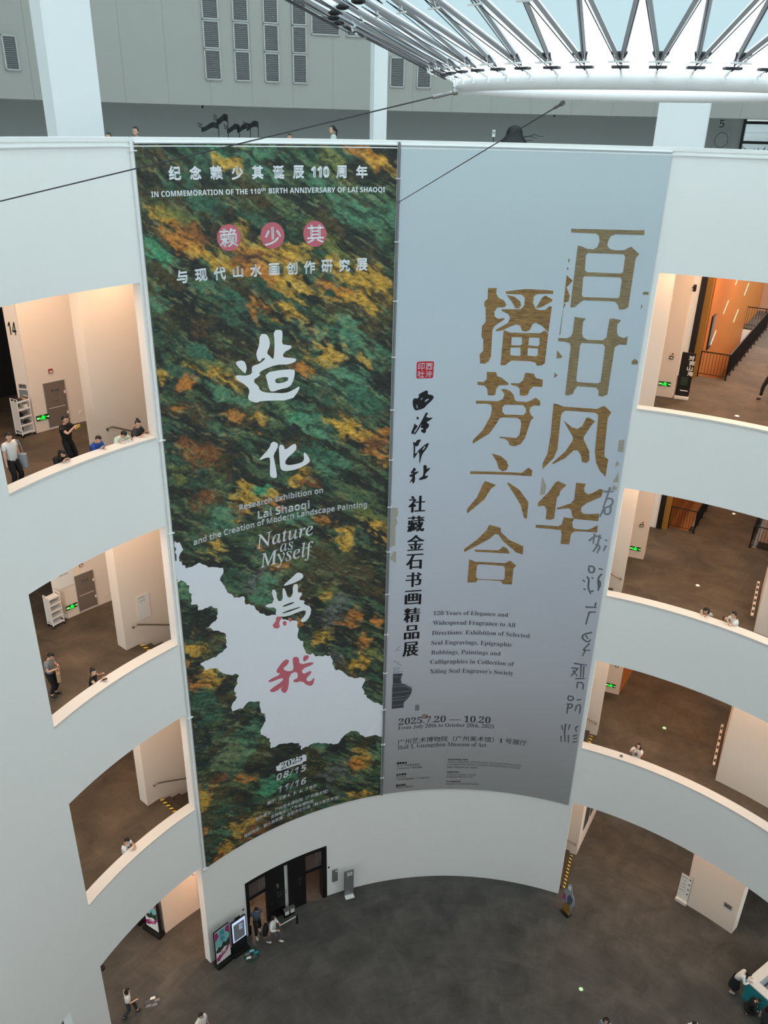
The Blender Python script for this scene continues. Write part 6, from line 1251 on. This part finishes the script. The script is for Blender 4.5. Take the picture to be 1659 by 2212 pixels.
# right galleries
p = at_z(1648, 861, FLZ[3]); p.z = FLZ[3]; p.x += 0.15; person('person in dark trousers walking at the right edge of the upper right gallery', p, 240, 1.72, 2, ((-0.26, 0.2, 0.95), (0.22, -0.1, 0.86)), ((-0.09, -0.26, 0.03), (0.09, 0.30, 0)), 0.90, top='cloth_char', shoes='darkshoe')
p, hd = at_sill(1523, 1337, 2, 14.68); person('girl with a black bob resting folded arms on the middle right sill', p, hd + 8, 1.56, 16, ((0.08, 0.40, 1.42), (-0.08, 0.44, 1.42)), head=(14, 0), top='cloth_mint', sleeve=0.0, hair='bob', curl=0.2)
p, hd = at_sill(1584, 1353, 2, 14.62); person('person in a white T-shirt holding up a phone at the middle right sill', p, hd + 48, 1.70, 8, ((-0.1, 0.38, 1.42), (0.05, 0.40, 1.40)), head=(2, 0), curl=1.0)
phone(p, hd + 48, 1.70, (-0.03, 0.49, 1.45), 'dark phone raised by the person at the middle right sill', 90)
p, hd = at_sill(1371, 1640, 1, 14.74); person('person in a printed white T-shirt photographing upwards at the lowest right sill', p, hd + 8, 1.66, -6, ((-0.07, 0.24, 1.56), (0.07, 0.24, 1.56)), head=(-14, 0), hair='bob', strap=1, printed=True, curl=1.0)
phone(p, hd + 8, 1.66, (0, 0.33, 1.62), 'white phone before the face of the person in the printed T-shirt', 80, 'black', 'white')
t = empty('shoulder_bag', wp(p, hd + 8, 1.66, (0.22, 0.08, 0.84)), -R(hd + 8)); tag(t, 'small black bag at the hip of the person photographing upwards', 'bag'); finish(B((0, 0, 0.08), (0.09, 0.18, 0.16), 0.03), 'bag_body', M['black'], t); finish(B((0, 0, 0.15), (0.095, 0.185, 0.03), 0.01), 'flap', M['blackmetal'], t)
# top gallery, seen over the parapet
for x, y, rr, hd, kw, lb in ((293, 277, 15.4, 200, dict(top='cloth_grey'), 'person with short black hair behind the top parapet near the left column'),
        (720, 274, 15.4, 262, dict(top='cloth_mint', hair='ponytail'), 'person with a black ponytail facing left behind the top parapet'),
        (626, 292, 15.4, 190, dict(top='cloth_char'), 'short person whose head only shows over the top parapet'), (235, 290, 15.4, 200, dict(top='cloth_char'), 'person whose hair just shows over the parapet beside the left column')):
    q = at_r(x, y, rr); person(lb, V((q.x, q.y, FLZ[4])), hd, q.z - FLZ[4] + 0.02, **kw)

# turn the limbs grown on the skeletons into plain meshes
bpy.context.view_layer.update(); dg = bpy.context.evaluated_depsgraph_get()
new = [bpy.data.meshes.new_from_object(o.evaluated_get(dg)) for o, _, _ in SKINNED]
for (o, m, extra), me in zip(SKINNED, new):
    o.modifiers.clear(); bm = bmesh.new(); bm.from_mesh(me)
    if extra:
        for c, rt, sz in extra[0]: ball(bm, c, sz, rt, 16, 12)
        for pts, rd in extra[1]: tube(bm, pts, rd, 6)
    bmesh.ops.recalc_face_normals(bm, faces=bm.faces[:]); bm.to_mesh(me); bm.free()
    me.materials.clear(); me.materials.append(m); me.polygons.foreach_set('use_smooth', [True] * len(me.polygons)); me.polygons.foreach_set('material_index', [0] * len(me.polygons))
    old = o.data; o.data = me; bpy.data.meshes.remove(old)
